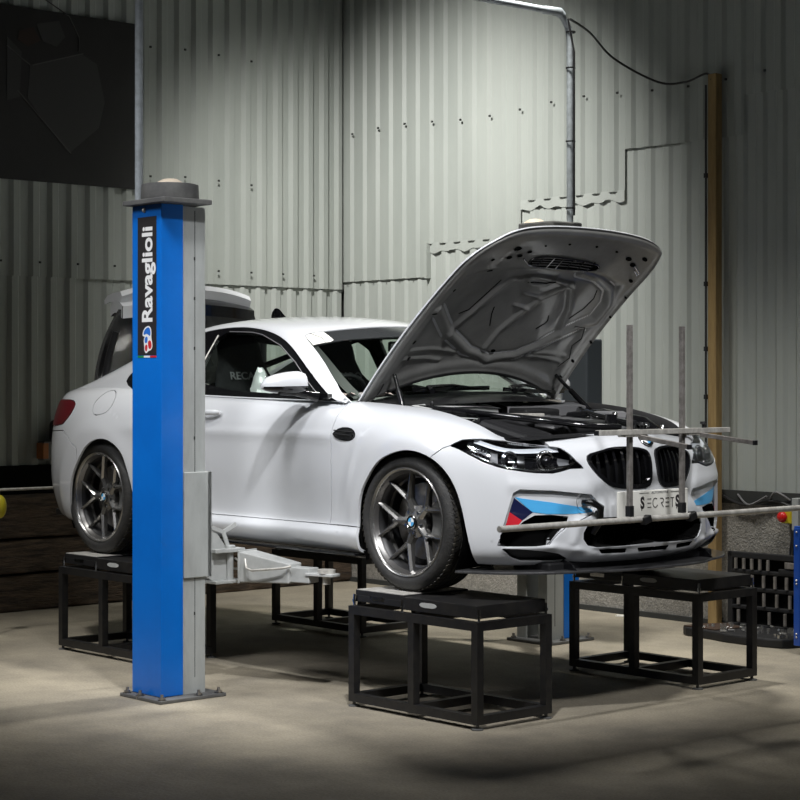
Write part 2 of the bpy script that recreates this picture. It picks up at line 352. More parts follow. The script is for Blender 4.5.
# ================================================================ surface panels
def pip(p,poly):
    x,y=p;c=False;j=len(poly)-1
    for i in range(len(poly)):
        xi,yi=poly[i];xj,yj=poly[j]
        if (yi>y)!=(yj>y) and x<(xj-xi)*(y-yi)/(yj-yi)+xi:c=not c
        j=i
    return c
def smoothpoly(P,n=2):
    for _ in range(n):
        Q=[]
        for i in range(len(P)):
            a=P[i];b=P[(i+1)%len(P)]
            Q+=[(a[0]*.75+b[0]*.25,a[1]*.75+b[1]*.25),(a[0]*.25+b[0]*.75,a[1]*.25+b[1]*.75)]
        P=Q
    return P
class Surf:
    def __init__(s,fn,U,V,du,dv,polys,order,orient):
        s.fn=fn; pts=[];edges=[]
        def addline(P,closed):
            n=len(P)
            for i in range(n if closed else n-1):
                a=P[i];b=P[(i+1)%n];L=max(abs(b[0]-a[0])/du,abs(b[1]-a[1])/dv);k=max(1,int(L+.5))
                for t in range(k):
                    pts.append((a[0]+(b[0]-a[0])*t/k,a[1]+(b[1]-a[1])*t/k)); edges.append((len(pts)-1,len(pts)))
            if closed:
                edges[-1]=(len(pts)-1,s0[0])
            else: pts.append(P[-1])
        s0=[0]
        s0[0]=0; addline([(0,0),(U,0),(U,V),(0,V)],True)
        for nm,P in polys.items():
            s0[0]=len(pts); addline([(min(max(x,-.5),U+.5),min(max(y,-.5),V+.5)) for x,y in P],True)
        # interior points, kept clear of the lines
        occ={}
        for x,y in pts: occ.setdefault((int(x/du+1000),int(y/dv+1000)),[]).append((x,y))
        nu=int(U/du);nv=int(V/dv)
        for i in range(1,nu):
            for j in range(1,nv):
                x=U*i/nu;y=V*j/nv;ok=True;a=int(x/du+1000);b=int(y/dv+1000)
                for p in (a-1,a,a+1):
                    for q in (b-1,b,b+1):
                        for (X,Y) in occ.get((p,q),()):
                            if ((X-x)/du)**2+((Y-y)/dv)**2<.36: ok=False
                if ok: pts.append((x+du*.06*math.sin(i*12.9+j*78.2),y+dv*.06*math.sin(i*39.3+j*11.1)))
        r=delaunay_2d_cdt([Vector((p[0]/du,p[1]/dv)) for p in pts],edges,[],0,1e-4)
        s.uv=[(v.x*du,v.y*dv) for v in r[0]]; s.reg={}
        for f in r[2]:
            c=(sum(s.uv[i][0] for i in f)/len(f),sum(s.uv[i][1] for i in f)/len(f))
            if not(0<c[0]<U and 0<c[1]<V):continue
            for nm,P in order:
                if P is None or pip(c,P): s.reg.setdefault(nm,[]).append(tuple(f)); break
        s.P={};s.N={};s.orient=orient;s.U=U;s.V=V
    def pn(s,i):
        if i not in s.P:
            u,v=s.uv[i]; s.P[i],s.N[i]=s.at(u,v)
        return s.P[i],s.N[i]
    def at(s,u,v):
        h=.02; u=min(max(u,0),s.U);v=min(max(v,0),s.V)
        p=s.fn(u,v)
        a=s.fn(min(u+h,s.U),v)-s.fn(max(u-h,0),v); b=s.fn(u,min(v+h,s.V))-s.fn(u,max(v-h,0))
        n=np.cross(a,b)*s.orient; n=n/(np.linalg.norm(n)+1e-12); return p,n
    def sp(s,u,v,off=0.,side=-1):
        p,n=s.at(u,v); q=p+n*off; return Vector((q[0],q[1]*side,q[2]))
    def panel(s,regs,sides=(-1,1),inset=.003,th=.014,off=0.,thmi=0,mb=None,nr=None,mi=0):
        """outer skin (+ turned-in edge) of some regions"""
        mb=mb or MB(); nr=nr if nr is not None else []
        tris=[t for r in regs for t in s.reg.get(r,[])]
        ec={}
        for t in tris:
            for k in range(len(t)):
                e=(t[k],t[(k+1)%len(t)]); ec.setdefault(tuple(sorted(e)),[]).append(e)
        bed=[v[0] for v in ec.values() if len(v)==1]
        used=sorted({i for t in tris for i in t}); idx={i:k for k,i in enumerate(used)}
        P={};Nn={}
        for i in used:
            p,n=s.pn(i); P[i]=p.copy(); Nn[i]=n
        cen=lambda i:abs(P[i][1])<2e-4
        if inset:
            bs={i for e in bed for i in e}; acc={i:np.zeros(3) for i in bs}
            for t in tris:
                for i in t:
                    if i in bs:
                        c=sum(P[j] for j in t)/len(t); acc[i]+=c-P[i]
            mv={}
            for i in bs:
                a=acc[i]-Nn[i]*(acc[i]@Nn[i]); 
                if cen(i): a[1]=0
                L=np.linalg.norm(a)
                if L>1e-9: mv[i]=a/L*inset
            for i in mv:
                if not cen(i) : P[i]=P[i]+mv[i]
        for sd in sides:
            m=np.array([1,sd,1.]); base=len(mb.v)
            for i in used:
                n=Nn[i]
                if cen(i): n=n*[1,0,1]; n=n/np.linalg.norm(n)
                mb.v.append(tuple((P[i]+Nn[i]*off)*m)); nr.append(n*m)
            for t in tris:
                a,b,c=[np.array(mb.v[base+idx[j]]) for j in t[:3]]
                fn_=np.cross(b-a,c-a); 
                f=tuple(base+idx[j] for j in t)
                if fn_@(nr[base+idx[t[0]]])<0:f=f[::-1]
                mb.f.append(f);mb.mi.append(mi)
            if th:
                for (i,j) in bed:
                    if cen(i) and cen(j):continue
                    k=len(mb.v)
                    a,b=(P[i]+Nn[i]*off)*m,(P[j]+Nn[j]*off)*m; c,d=b-Nn[j]*m*th,a-Nn[i]*m*th
                    n=np.cross(b-a,d-a);n=n/(np.linalg.norm(n)+1e-12)
                    tr=[q for q in tris if i in q and j in q][0] if False else None
                    mb.v+=[tuple(a),tuple(b),tuple(c),tuple(d)]; nr+=[n]*4
                    mb.f.append((k,k+1,k+2,k+3));mb.mi.append(thmi)
        return mb,nr
def mkpanel(su,name,regs,mats,parent,**k):
    mb,nr=su.panel(regs,**k); return obj(name,mb,mats,parent,nrm=nr)
# ---------------------------------------------------------------- uv outlines on the lower body
headlamp=[(15.304, 8.847), (15.577, 9.587), (16.089, 10.24), (17.022, 11.262), (17.66, 10.876), (18.182, 10.41), (18.525, 10.085), (18.682, 9.498), (18.835, 8.682), (19.022, 8.044), (18.656, 8.046), (18.385, 7.822), (18.174, 7.716), (17.76, 7.785), (17.289, 7.951), (16.797, 8.078), (16.335, 8.241), (15.911, 8.508), (15.572, 8.759)]
beige_=[(17.18, 6.348), (17.328, 6.593), (18.147, 6.527), (19.161, 6.27), (19.301, 5.912), (19.19, 5.578), (18.134, 5.946), (17.427, 6.128), (17.195, 6.202)]
lblue=[(17.21, 6.187), (17.427, 6.12), (18.134, 5.937), (19.151, 5.572), (19.184, 5.412), (18.905, 5.322), (18.524, 5.25), (18.023, 5.255), (17.673, 5.346)]
navy=[(17.187, 6.148), (17.673, 5.346), (17.393, 4.853), (17.06, 5.332)]
redp=[(17.06, 5.332), (17.393, 4.853), (17.214, 4.347), (16.913, 4.256)]
intk=[(17.156, 6.399), (17.328, 6.624), (18.147, 6.552), (19.161, 6.3), (19.32, 5.912), (19.171, 5.272), (18.923, 4.994), (18.643, 4.77), (18.312, 3.958), (18.047, 3.087), (17.725, 2.944), (16.731, 2.98), (16.848, 4.148), (17.008, 5.341)]
hole=[(17.24, 4.347), (17.419, 4.777), (17.722, 5.159), (18.122, 5.207), (18.562, 5.106), (18.516, 4.762), (18.263, 4.034), (18.047, 3.1), (17.725, 2.965), (16.752, 2.999), (16.821, 3.937), (16.901, 4.203)]
lipv=[(16.849, 2.624), (17.325, 2.546), (17.938, 2.253), (18.304, 1.905), (18.58, 1.181), (18.219, 0.999), (17.363, 1.145), (17.13, 1.584)]
kid=[(19.156, 9.24), (19.501, 9.549), (19.808, 9.84), (20.246, 9.817), (20.691, 9.6), (20.888, 9.252), (20.919, 8.453), (20.89, 7.102), (20.774, 6.621), (20.327, 6.574), (19.787, 6.66), (19.565, 6.93), (19.273, 7.667), (19.106, 8.631)]
kid=smoothpoly(kid,1)
kc=(sum(p[0] for p in kid)/len(kid),sum(p[1] for p in kid)/len(kid))
kidin=[(kc[0]+(x-kc[0])*.91,kc[1]+(y-kc[1])*.87) for x,y in kid]
cint=[(18.913, 3.973), (19.044, 4.668), (19.277, 4.942), (20.451, 5.001), (22.0, 5.0), (22.0, 2.72), (20.47, 2.705), (19.292, 2.552), (19.029, 2.83), (18.917, 3.459)]
slot1=[(19.326, 2.234), (20.076, 2.182), (20.06, 1.729), (19.417, 1.783)]
slot2=[(20.423, 2.152), (22.0, 2.12), (22.0, 1.7), (20.489, 1.706)]
archF=[(12.75, -1.0), (12.77, 1.2), (12.79, 2.9), (12.735, 4.135), (12.768, 5.191), (12.89, 5.839), (13.092, 6.313), (13.412, 6.922), (13.775, 7.422), (14.173, 7.74), (14.567, 7.748), (14.964, 7.48), (15.312, 6.954), (15.569, 6.328), (15.739, 5.509), (15.85, 4.48), (15.924, 3.475), (15.987, 2.198), (16.059, 0.621), (16.05, -1.0)]
archR=[(4.8,-1),(4.843,1.816),(4.935,3.727),(5.009,4.947),(5.133,5.623),(5.375,6.286),(5.665,6.829),(5.995,7.191),(6.354,7.315),(6.679,7.149),(6.972,6.684),(7.12,6.0),(7.2,5.3),(7.27,4.2),(7.3,2.5),(7.3,-1)]
gill=smoothpoly([(11.919,8.199),(12.101,8.74),(12.381,8.80),(12.56,8.458),(12.56,8.015),(12.355,7.84),(12.066,7.87)],1)
flap=smoothpoly([(5.751,10.668),(5.873,11.363),(6.123,11.429),(6.4,10.227),(6.358,9.152),(6.022,8.832),(5.789,8.947),(5.633,9.765)],1)
doorP=[(11.95,13),(11.93,11),(11.90,8.478),(11.87,6.48),(11.80,5.139),(11.77,3.9),(8.5,3.9),(8.35,8),(8.6,13)]
tailp=smoothpoly([(2.2,8.15),(2.2,10.0),(4.152,10.15),(4.635,9.985),(4.81,9.532),(4.719,8.73),(4.311,8.0)],1)
bumpR=[(-1,-1),(5.5,-1),(5.33,6.86),(4.92,7.28),(4.46,7.8),(3.6,7.75),(-1,7.7)]
bumpF=[(15.302, 8.831), (15.14, 8.529), (14.989, 8.062), (14.85, 7.7), (14.8, -1.0), (22.0, -1.0), (22.0, 13.0), (18.05, 13.0), (18.263, 10.223), (17.128, 9.032)]
sealp=[(16.9, 13.0), (18.05, 13.0), (18.264, 10.359), (17.66, 10.876), (17.023, 11.262)]
fendP=[(11.95,13),(11.93,11),(11.90,8.478),(11.87,6.48),(11.80,5.139),(11.77,3.9),(13,3.9),(16,3.9),(22,3.9),(22,13)]
def _sm(P): return [P[0]]+smoothpoly(P,2)[4:-4]+[P[-1]]
archF=_sm([(u-(.09 if u<13.5 else 0),v+(.10 if v>6.5 else 0)) for u,v in archF]); archR=_sm([(u,v+(.08 if v>6.5 else 0)) for u,v in archR])
polys=dict(headlamp=headlamp,beige=beige_,lblue=lblue,navy=navy,red=redp,intk=intk,hole=hole,lipv=lipv,kid=kid,kidin=kidin,cint=cint,slot1=slot1,slot2=slot2,archF=archF,archR=archR,gill=gill,flap=flap,doorP=doorP,tail=tailp,bumpR=bumpR,bumpF=bumpF,sealp=sealp,sillp=[(-1,3.9),(22,3.9),(22,3.91),(-1,3.91)])
polys.pop('sillp')
order=[('void',archF),('void',archR),('headlamp',headlamp),('lblue',lblue),('navy',navy),('red',redp),('hole',hole),('beige',beige_),('ledge',intk),('lipv',lipv),('kidin',kidin),('kidring',kid),
 ('cint',cint),('slot',slot1),('slot',slot2),('gill',gill),('tail',tailp),('flap',flap),('seal',sealp),('bumpF',bumpF),('bumpR',bumpR),('door',doorP),
 ('sill',[(6,-1),(15,-1),(15,3.9),(6,3.9)]),('fender',fendP),('quarter',None)]
polys['sill']=[(6,-1),(15,-1),(15,3.9),(6,3.9)]
archF=[archF[0]]+smoothpoly(archF,1)[1:-2]+[archF[-1]] if False else archF
BS=Surf(S,21,12,.06,.2,polys,order,1)
if BS.at(10,6)[1][1]<0: BS.orient=-1; BS.P={};BS.N={}
# ================================================================ the car
car=thing('car','white two-door coupe with open bonnet and raised boot lid standing on four black frames','car',(0,0,H))
mkpanel(BS,'front_bumper',['bumpF'],[M['paint']],car,th=.022)
for sd in (-1,1):
    mkpanel(BS,'fender',['fender'],[M['paint']],car,sides=(sd,))
    mkpanel(BS,'door',['door'],[M['paint']],car,sides=(sd,))
    mkpanel(BS,'side_sill',['sill'],[M['paint']],car,sides=(sd,))
    mkpanel(BS,'rear_quarter_panel',['quarter'] if sd<0 else ['quarter','flap'],[M['paint']],car,sides=(sd,))
    gb=mkpanel(BS,'fender_gill',['gill'],[M['gloss']],car,sides=(sd,),off=.006,th=.02)
    g=MB()
    for v in (8.2,8.45): g.tube([BS.sp(u,v,.009,sd) for u in (11.98,12.15,12.3,12.5)],.003,6)
    obj('gill_slat',g,M['black'],gb,smooth=60)
    hl=mkpanel(BS,'headlamp',['headlamp'],[M['lens']],car,sides=(sd,),th=0,off=-.002)
    mkpanel(BS,'lamp_housing',['headlamp'],[M['gloss']],hl,sides=(sd,),off=-.055,th=-.052,inset=0)
    mkpanel(BS,'bumper_seal',['seal'],[M['black']],car,sides=(sd,),off=-.012,th=.01)
    # intake with the three coloured flashes
    mkpanel(BS,'intake_surround',['ledge','beige'],[M['paint']],car,sides=(sd,),off=-.018,th=.05,inset=.0005)
    t=mkpanel(BS,'colour_flash',['lblue'],[M['lblue']],car,sides=(sd,),off=-.016,th=.004,inset=0); t['label']='light blue flash in the bumper intake'
    t=mkpanel(BS,'colour_flash',['navy'],[M['navy']],car,sides=(sd,),off=-.016,th=.004,inset=0); t['label']='dark navy flash in the bumper intake'
    t=mkpanel(BS,'colour_flash',['red'],[M['red']],car,sides=(sd,),off=-.016,th=.004,inset=0); t['label']='red flash in the bumper intake'
    mkpanel(BS,'intake_duct',['hole'],[M['dark']],car,sides=(sd,),off=-.10,th=-.085,inset=0)
    mkpanel(BS,'lower_vent_insert',['lipv'],[M['black']],car,sides=(sd,),off=-.014,th=-.012,inset=0)
    # kidney
    kr=mkpanel(BS,'kidney_grille',['kidring'],[M['gloss']],car,sides=(sd,),off=.007,th=.05,inset=.0)
    mkpanel(BS,'grille_back',['kidin'],[M['dark']],kr,sides=(sd,),off=-.06,th=-.05,inset=0)
    for k in range(8):
        u=19.20+k*.225
        vv=[v*.05 for v in range(120,200) if pip((u,v*.05),kidin)]
        if len(vv)<6: continue
        v0,v1=min(vv),max(vv); g=MB(); n=8
        for off,w in ((-.012,.035),):
            P0=[BS.sp(u-w,v0+(v1-v0)*i/n,off,sd) for i in range(n+1)];P1=[BS.sp(u+w,v0+(v1-v0)*i/n,off,sd) for i in range(n+1)]
            P2=[BS.sp(u,v0+(v1-v0)*i/n,-.045,sd) for i in range(n+1)]
            vs=P0+P1+P2;m=n+1
            g.add(vs,[(i,i+1,m+i+1,m+i) for i in range(n)]+[(m+i,m+i+1,2*m+i+1,2*m+i) for i in range(n)]+[(2*m+i,2*m+i+1,i+1,i) for i in range(n)])
        obj('grille_slat',g,M['gloss'],kr,smooth=30,merge=True)
    # tail lamp
    tl=mkpanel(BS,'tail_lamp',['tail'],[M['tail']],car,sides=(sd,),off=.004,th=.02)
    mkpanel(BS,'void',['x'],[M['tail']],tl) if False else None
mkpanel(BS,'fuel_flap',['flap'],[M['paint']],car,sides=(-1,),inset=.003)
mkpanel(BS,'rear_bumper',['bumpR'],[M['paint']],car)
ci=mkpanel(BS,'lower_grille',['cint'],[M['dark']],car,off=-.10,th=-.095,inset=0)
g=MB()   # hexagonal mesh of the centre intake
for i in range(30):
    for j in range(7):
        y=-.53+i*.036+(j%2)*.018; z=.225+j*.031
        if abs(y)>.56: continue
        P=[(2.07-abs(y)**2*.55,y+.0165*math.cos(a),z+.0185*math.sin(a)) for a in [math.pi/6+k*math.pi/3 for k in range(6)]]
        for k in range(6):
            if k in (0,1,2): g.bar(P[k],P[(k+1)%6],.004,.012)
obj('grille_mesh',g,M['dark'],ci)
mkpanel(BS,'lip_slot',['slot'],[M['dark']],car,off=-.03,th=-.028,inset=0)
# headlamp internals
for sd in (-1,1):
    hl=[o for o in bpy.data.objects if o.name.startswith('headlamp')][0 if sd<0 else 1]
    for (u,v,r) in ((18.1,8.95,.042),(17.1,9.05,.036)):
        c=BS.sp(u,v,-.035,sd); n=(BS.sp(u,v,0,sd)-BS.sp(u,v,-.05,sd)).normalized()
        q=Vector((.92,sd*-.38*-1,0)).normalized(); q=(n+Vector((.8,0,-.15))).normalized()
        Mx=Matrix.Translation(c)@q.to_track_quat('Z','Y').to_matrix().to_4x4()
        g=MB().lathe([(r*.62,.0),(r*.6,.02),(r*.45,.028),(0,.032)],'z',n=24); obj('projector_lens',xf(g,Mx),M['gloss'],hl,smooth=50)
        g=MB()
        g.tube([(r*math.cos(a),r*math.sin(a),.018) for a in [math.pi*(.12+.055*k) for k in range(31)]],.0045,8)
        g.tube([(r*1.25*math.cos(a),r*1.25*math.sin(a),.012) for a in [math.pi*(.25+.05*k) for k in range(25)]],.003,8)
        obj('light_ring',xf(g,Mx),M['chrome'],hl,smooth=60)
    for (u0,u1,va,vb,wa,wb,of,mm) in ((15.9,18.5,9.75,9.75,10.25,10.35,-.010,'paint'),(15.7,16.5,9.1,8.9,9.9,9.6,-.02,'chrome'),(16.5,16.75,8.4,8.35,9.9,9.75,-.03,'mgrey'),(17.35,17.55,8.15,8.15,9.7,9.65,-.025,'chrome'),(18.45,18.75,8.4,8.5,9.3,9.0,-.03,'mgrey')):  # white top strip stands for the reflection on the lamp's upper ledge
        g=MB(); g.grid(lambda a,b:BS.sp(u0+(u1-u0)*a,(va+(vb-va)*a)*(1-b)+(wa+(wb-wa)*a)*b,of-.012*math.sin(math.pi*b),sd),14,4)
        obj('lamp_bezel',g,M[mm],hl,smooth=60)
    for k in range(6):
        u=15.85+.12*k; g=MB().tube([BS.sp(u,8.7-.04*k,-.02,sd),BS.sp(u+.05,9.6,-.03,sd)],.0035,6); obj('lamp_rib',g,M['chrome'],hl,smooth=60)
    g=MB().tube([BS.sp(u,v,-.012,sd) for u,v in ((15.9,8.68),(16.4,8.42),(17.0,8.18),(17.6,8.0),(18.1,7.95),(18.5,8.2))],.0045,8); obj('lamp_blade',g,M['chrome'],hl,smooth=60)
# roundel on the nose
def roundel(c,n,r,parent,up=Vector((0,0,1))):
    z=n.normalized(); x=up.cross(z).normalized(); y=z.cross(x)
    R=Matrix((x,y,z)).transposed().to_4x4(); Mx=Matrix.Translation(c)@R
    g=MB().lathe([(0,.004),(r*.66,.0042),(r*.68,.006),(r*.95,.006),(r,.003),(r,-.004)],'z',n=40)
    o=obj('roundel',xf(g,Mx),M['gloss'],parent,smooth=40); o['label']='round badge with blue and white quarters'
    for k in range(4):
        g=MB(); a0=k*math.pi/2; n_=8
        pts=[(0,0)]+[(r*.64*math.cos(a0+math.pi/2*i/n_),r*.64*math.sin(a0+math.pi/2*i/n_)) for i in range(n_+1)]
        g.prism(pts,.004,.0058)
        obj('roundel_quarter',xf(g,Mx),M['lblue'] if k%2 else M['dwhite'],o if parent is car else parent)
    g=MB().lathe([(r*.97,.002),(r*1.03,.0065),(r*1.0,.0075),(r*.95,.0062)],'z',n=40,closed=True); obj('roundel_rim',xf(g,Mx),M['chrome'],o if parent is car else parent,smooth=60)
    return o
p,n=BS.at(21,10.45)
roundel(Vector((p[0]-.0,0,p[2])),Vector((n[0],0,n[2])),.041,car)
# underside, wheel housings, dark inner body
g=MB()
for sd in (-1,1):
    for x0,r in ((WX,.375),(-WX,.375)):
        g=MB(); mb=MB().lathe([(r,-.12),(r,.12)],'y',c=(x0,sd*.75,WR-.005),n=30,arc=(math.radians(-32),math.radians(212))); g.add(mb.v,mb.f)
        mb=MB().lathe([(r+.01,sd*-.105),(.0,sd*-.105)],'y',c=(x0,sd*.73,WR-.005),n=30,arc=(math.radians(-32),math.radians(212))); g.add(mb.v,mb.f)
        obj('wheel_housing',g,M['dark'],car,smooth=40)
g=MB(); g.bb(-.92,.94,-.80,.80,.15,.20); g.bb(-2.15,-1.75,-.70,.70,.18,.22); g.bb(1.78,2.02,-.60,.60,.12,.165); g.bb(-1.75,-.92,-.58,.58,.18,.24); g.bb(.94,1.8,-.58,.58,.16,.2)
g.bb(.15,.95,-.62,-.50,.105,.15)
obj('floor_pan',g,M['black'],car,bevel=.01)
g=MB()   # blocking walls inside
g.bb(.93,.96,-.70,.70,.2,.86); obj('bulkhead',g,M['dark'],car); g=MB(); g.bb(1.90,1.92,-.5,.5,.16,.70); obj('radiator_panel',g,M['dark'],car); g=MB(); g.bb(-.9,.93,-.83,-.81,.2,.80); obj('inner_structure',g,M['dark'],car); g=MB(); g.bb(-.9,.93,.81,.83,.2,.80)
g.bb(1.70,1.72,-.62,.62,.2,.66); g.bb(-2.1,-2.08,-.6,.6,.22,.85)
obj('inner_structure',g,M['dark'],car)
# splitter
P=[(1.60,.60)]
n=24; out=[]
for i in range(n+1):
    u=15.6+5.4*i/n; p,nn=BS.at(u,1.5); e=.035+.065*min(1,max(0,(u-16)/2)); out.append((p[0]+nn[0]*e,p[1]+nn[1]*e))
poly=[(1.55,-.3)]+[(x,-y) for x,y in out]+[(x,y) for x,y in out[::-1][1:]]+[(1.55,.3)]
obj('front_splitter',MB().prism(poly,.118,.130),M['splitter'],car,bevel=.003)
g=MB()
for sd in (-1,1):
    g=MB(); g.prism([(1.98,.13),(2.10,.13),(2.06,.165),(1.98,.19)],sd*.50-.003,sd*.50+.003,'y'); obj('splitter_fin',g,M['gloss'],car)
# side sill blade
g=MB()
for sd in (-1,1):
    g=MB(); g.prism([(-.98,sd*.84),(-.96,sd*.905),(.98,sd*.905),(1.0,sd*.84)],.145,.158); obj('sill_blade',g,M['gloss'],car,bevel=.003)
# ---------------------------------------------------------------- greenhouse
screen=[(-.2,2.60),(.749,2.757),(1.219,2.90),(2.252,3.0),(2.851,3.02),(3.276,3.02),(3.61,3.03),(3.90,3.12),(3.98,3.34),(4.0,3.7),(4.0,5),(4.0,6),(4.0,7.5),(-.2,7.5)]
stripp=[(3.28,2.9),(3.27,3.516),(3.33,4.152),(3.32,4.695),(3.30,5.191),(3.29,7.5),(5,7.5),(5,2.9)]
stick=[(4.05,3.12),(4.05,3.62),(4.0,4.02),(3.40,3.93),(3.30,3.75),(3.29,3.05),(3.651,3.05)]
seal=[(6.952,2.291),(6.106,2.328),(5.234,2.22),(4.268,2.104),(3.058,1.90),(1.987,1.80),(1.375,1.60),(.95,.9),(.75,.35),(.9,.05),(3,.03),(8.5,.05),(9.0,.6),(8.95,1.2),(8.5,1.9),(7.7,2.25)]
glassF=[(6.55,.20),(6.60,1.0),(6.55,1.98),(5.983,1.99),(5.209,1.92),(4.308,1.76),(3.353,1.54),(2.41,1.13),(2.05,.55),(2.034,.206)]
glassR=[(6.95,.22),(6.98,2.0),(7.7,2.0),(8.4,1.65),(8.75,1.1),(8.55,.35)]
backl=[(8.15,3.25),(8.05,5),(8.05,7.5),(10.7,7.5),(10.75,5),(10.6,3.4),(10.3,3.15),(8.5,3.1)]
seal=smoothpoly(seal,1); glassF=smoothpoly(glassF,1); glassR=smoothpoly(glassR,1)
gpol=dict(screen=screen,stripp=stripp,stick=stick,seal=seal,glassF=glassF,glassR=glassR,backl=backl)
gord=[('gF',glassF),('gR',glassR),('seal',seal),('back',backl)]
GS=Surf(Gp,11,7,.06,.09,gpol,[('void',[(-1,-1),(.35,-1),(.35,2.55),(-1,2.55)])]+gord+[('scr',screen),('roof',None)],1)
# split the screen region into sunstrip / clear
scr=GS.reg.pop('scr')
cenf=lambda f:(sum(GS.uv[i][0] for i in f)/3,sum(GS.uv[i][1] for i in f)/3)
GS.reg['sunstrip']=[f for f in scr if pip(cenf(f),stripp)]; GS.reg['clear']=[f for f in scr if not pip(cenf(f),stripp)]
GS.reg['stick']=[f for f in scr if pip(cenf(f),stick)]
if GS.at(5,1)[1][1]<0: GS.orient=-1; GS.P={};GS.N={}
mkpanel(GS,'roof',['roof'],[M['paint']],car,th=.03,inset=.0005)
for sd in (-1,1):
    sl=mkpanel(GS,'window_surround',['seal'],[M['gloss']],car,sides=(sd,),off=-.002,th=.02,inset=.0005)
    mkpanel(GS,'door_glass',['gF'],[M['glass']],car,sides=(sd,),off=-.010,th=0)
    mkpanel(GS,'quarter_glass',['gR'],[M['glass']],car,sides=(sd,),off=-.010,th=0)
    # bright edge of the door frame
    g=MB().tube([GS.sp(u,v,-.001,sd) for u,v in ((6.62,.3),(6.62,1.0),(6.58,1.9))],.005,8)
    obj('frame_trim',g,M['alu'],sl,smooth=60)
    g=MB().tube([GS.sp(u,v,.002,sd) for u,v in ((6.3,2.02),(5.6,2.0),(5.209,1.96),(4.308,1.80),(3.353,1.58),(2.41,1.17),(1.7,.4))],.0028,8)
    obj('seal_bead',g,M['mgrey'],sl,smooth=60)
mkpanel(GS,'rear_window',['back'],[M['glass']],car,off=-.004,th=0)
ws=mkpanel(GS,'windscreen',['clear'],[M['glass']],car,off=-.004,th=0)
o=mkpanel(GS,'sunstrip',['sunstrip'],[M['strip']],ws,off=-.004,th=.006); o['label']='dark band along the top of the windscreen'
o=mkpanel(GS,'strip_sticker',['stick'],[M['white']],ws,sides=(-1,),off=-.0015,th=.001,inset=.004); o['label']='pale sticker at the near top corner of the windscreen'
g=MB().tube([GS.sp(u,v,.001,-1) for u,v in ((3.3,3.55),(3.6,3.62),(3.98,3.42))],.0015,6); obj('sticker_seam',g,M['mgrey'],ws)
g=MB()
for sd in (-1,1):   # dark ceramic border inside the glass
    g.grid(lambda a,b:GS.sp(.3+3.0*a,2.98+.28*b,-.012,sd),20,2)
g.grid(lambda a,b:GS.sp(.02+.20*a,2.9+4.1*b,-.012,-1),2,20); g.grid(lambda a,b:GS.sp(.02+.20*a,2.9+4.1*b,-.012,1),2,20)
obj('screen_border',g,M['black'],ws)
# shark fin
g=MB(); n=10; vs=[];fs=[]
for i in range(n+1):
    t=i/n; x=-.70-.13*t; h=.065*math.sin(math.pi*min(1,.08+t*.62))**1.2*(1 if t<.8 else 1-(t-.8)*1.2); w=.022*(1-.4*t)
    vs+=[(x,-w,1.388),(x-.01,-w*.4,1.388+h*.7),(x-.012,0,1.388+h),(x-.01,w*.4,1.388+h*.7),(x,w,1.388)]
for i in range(n):
    for j in range(4): fs.append((i*5+j,(i+1)*5+j,(i+1)*5+j+1,i*5+j+1))
fs+=[(0,1,2,3,4),tuple(n*5+k for k in range(5))]
obj('roof_aerial',g.add(vs,fs),M['gloss'],car,smooth=60,merge=True)
# door mirrors
for sd in (-1,1):
    g=MB(); rings=[]; n=18; K=11
    for k in range(K):
        t=k/(K-1); y=.90+.235*t; s=[.86,.97,1.0,1.0,.98,.95,.91,.85,.75,.58,.28][k]
        cx=.555-.030*t; cz=1.003-.004*t; rx=.062*s; rz=.060*s*(1-.15*t)
        for i in range(n):
            a=2*math.pi*i/n; ca,sa=math.cos(a),math.sin(a)
            X=cx+rx*(abs(ca)**.8)*(1 if ca>0 else -.75)*1.0; Z=cz-.012+rz*(abs(sa)**.75)*(1.32 if sa>0 else -.72)
            g.v.append((X,sd*y,Z))
    for k in range(K-1):
        for i in range(n):
            q=(k*n+i,k*n+(i+1)%n,(k+1)*n+(i+1)%n,(k+1)*n+i); g.f.append(q)
            zc=sum(g.v[j][2] for j in q)/4; g.mi.append(0 if zc>.985 else 1)
    g.f+=[tuple(range(n)),tuple(range((K-1)*n,K*n))];g.mi+=[1,0]
    cap=obj('door_mirror',g,[M['paint'],M['gloss']],car,smooth=60,merge=True)
    g=MB(); g.tube([(.60,sd*.835,.935),(.59,sd*.88,.945),(.57,sd*.95,.958),(.56,sd*1.05,.958)],[.030,.022,.020,.014],10)
    g.bar((.68,sd*.815,.935),(.55,sd*.82,.935),.03,.03)
    obj('mirror_stalk',g,M['gloss'],cap,smooth=60)
    g=MB(); g.bb(.505,.512,sd*.92,sd*1.10,.965,1.04); obj('mirror_glass',g,M['chrome'],cap,bevel=.004)
# door handle
for sd in (-1,1):
    g=MB().tube([(x,sd*(.876+.024*math.sin(math.pi*min(1,max(0,(x+.43)/.25)))),.845) for x in [-.43+.025*k for k in range(11)]],[.008]+[.016]*9+[.008],10)
    obj('door_handle',g,M['paint'],car,smooth=60)
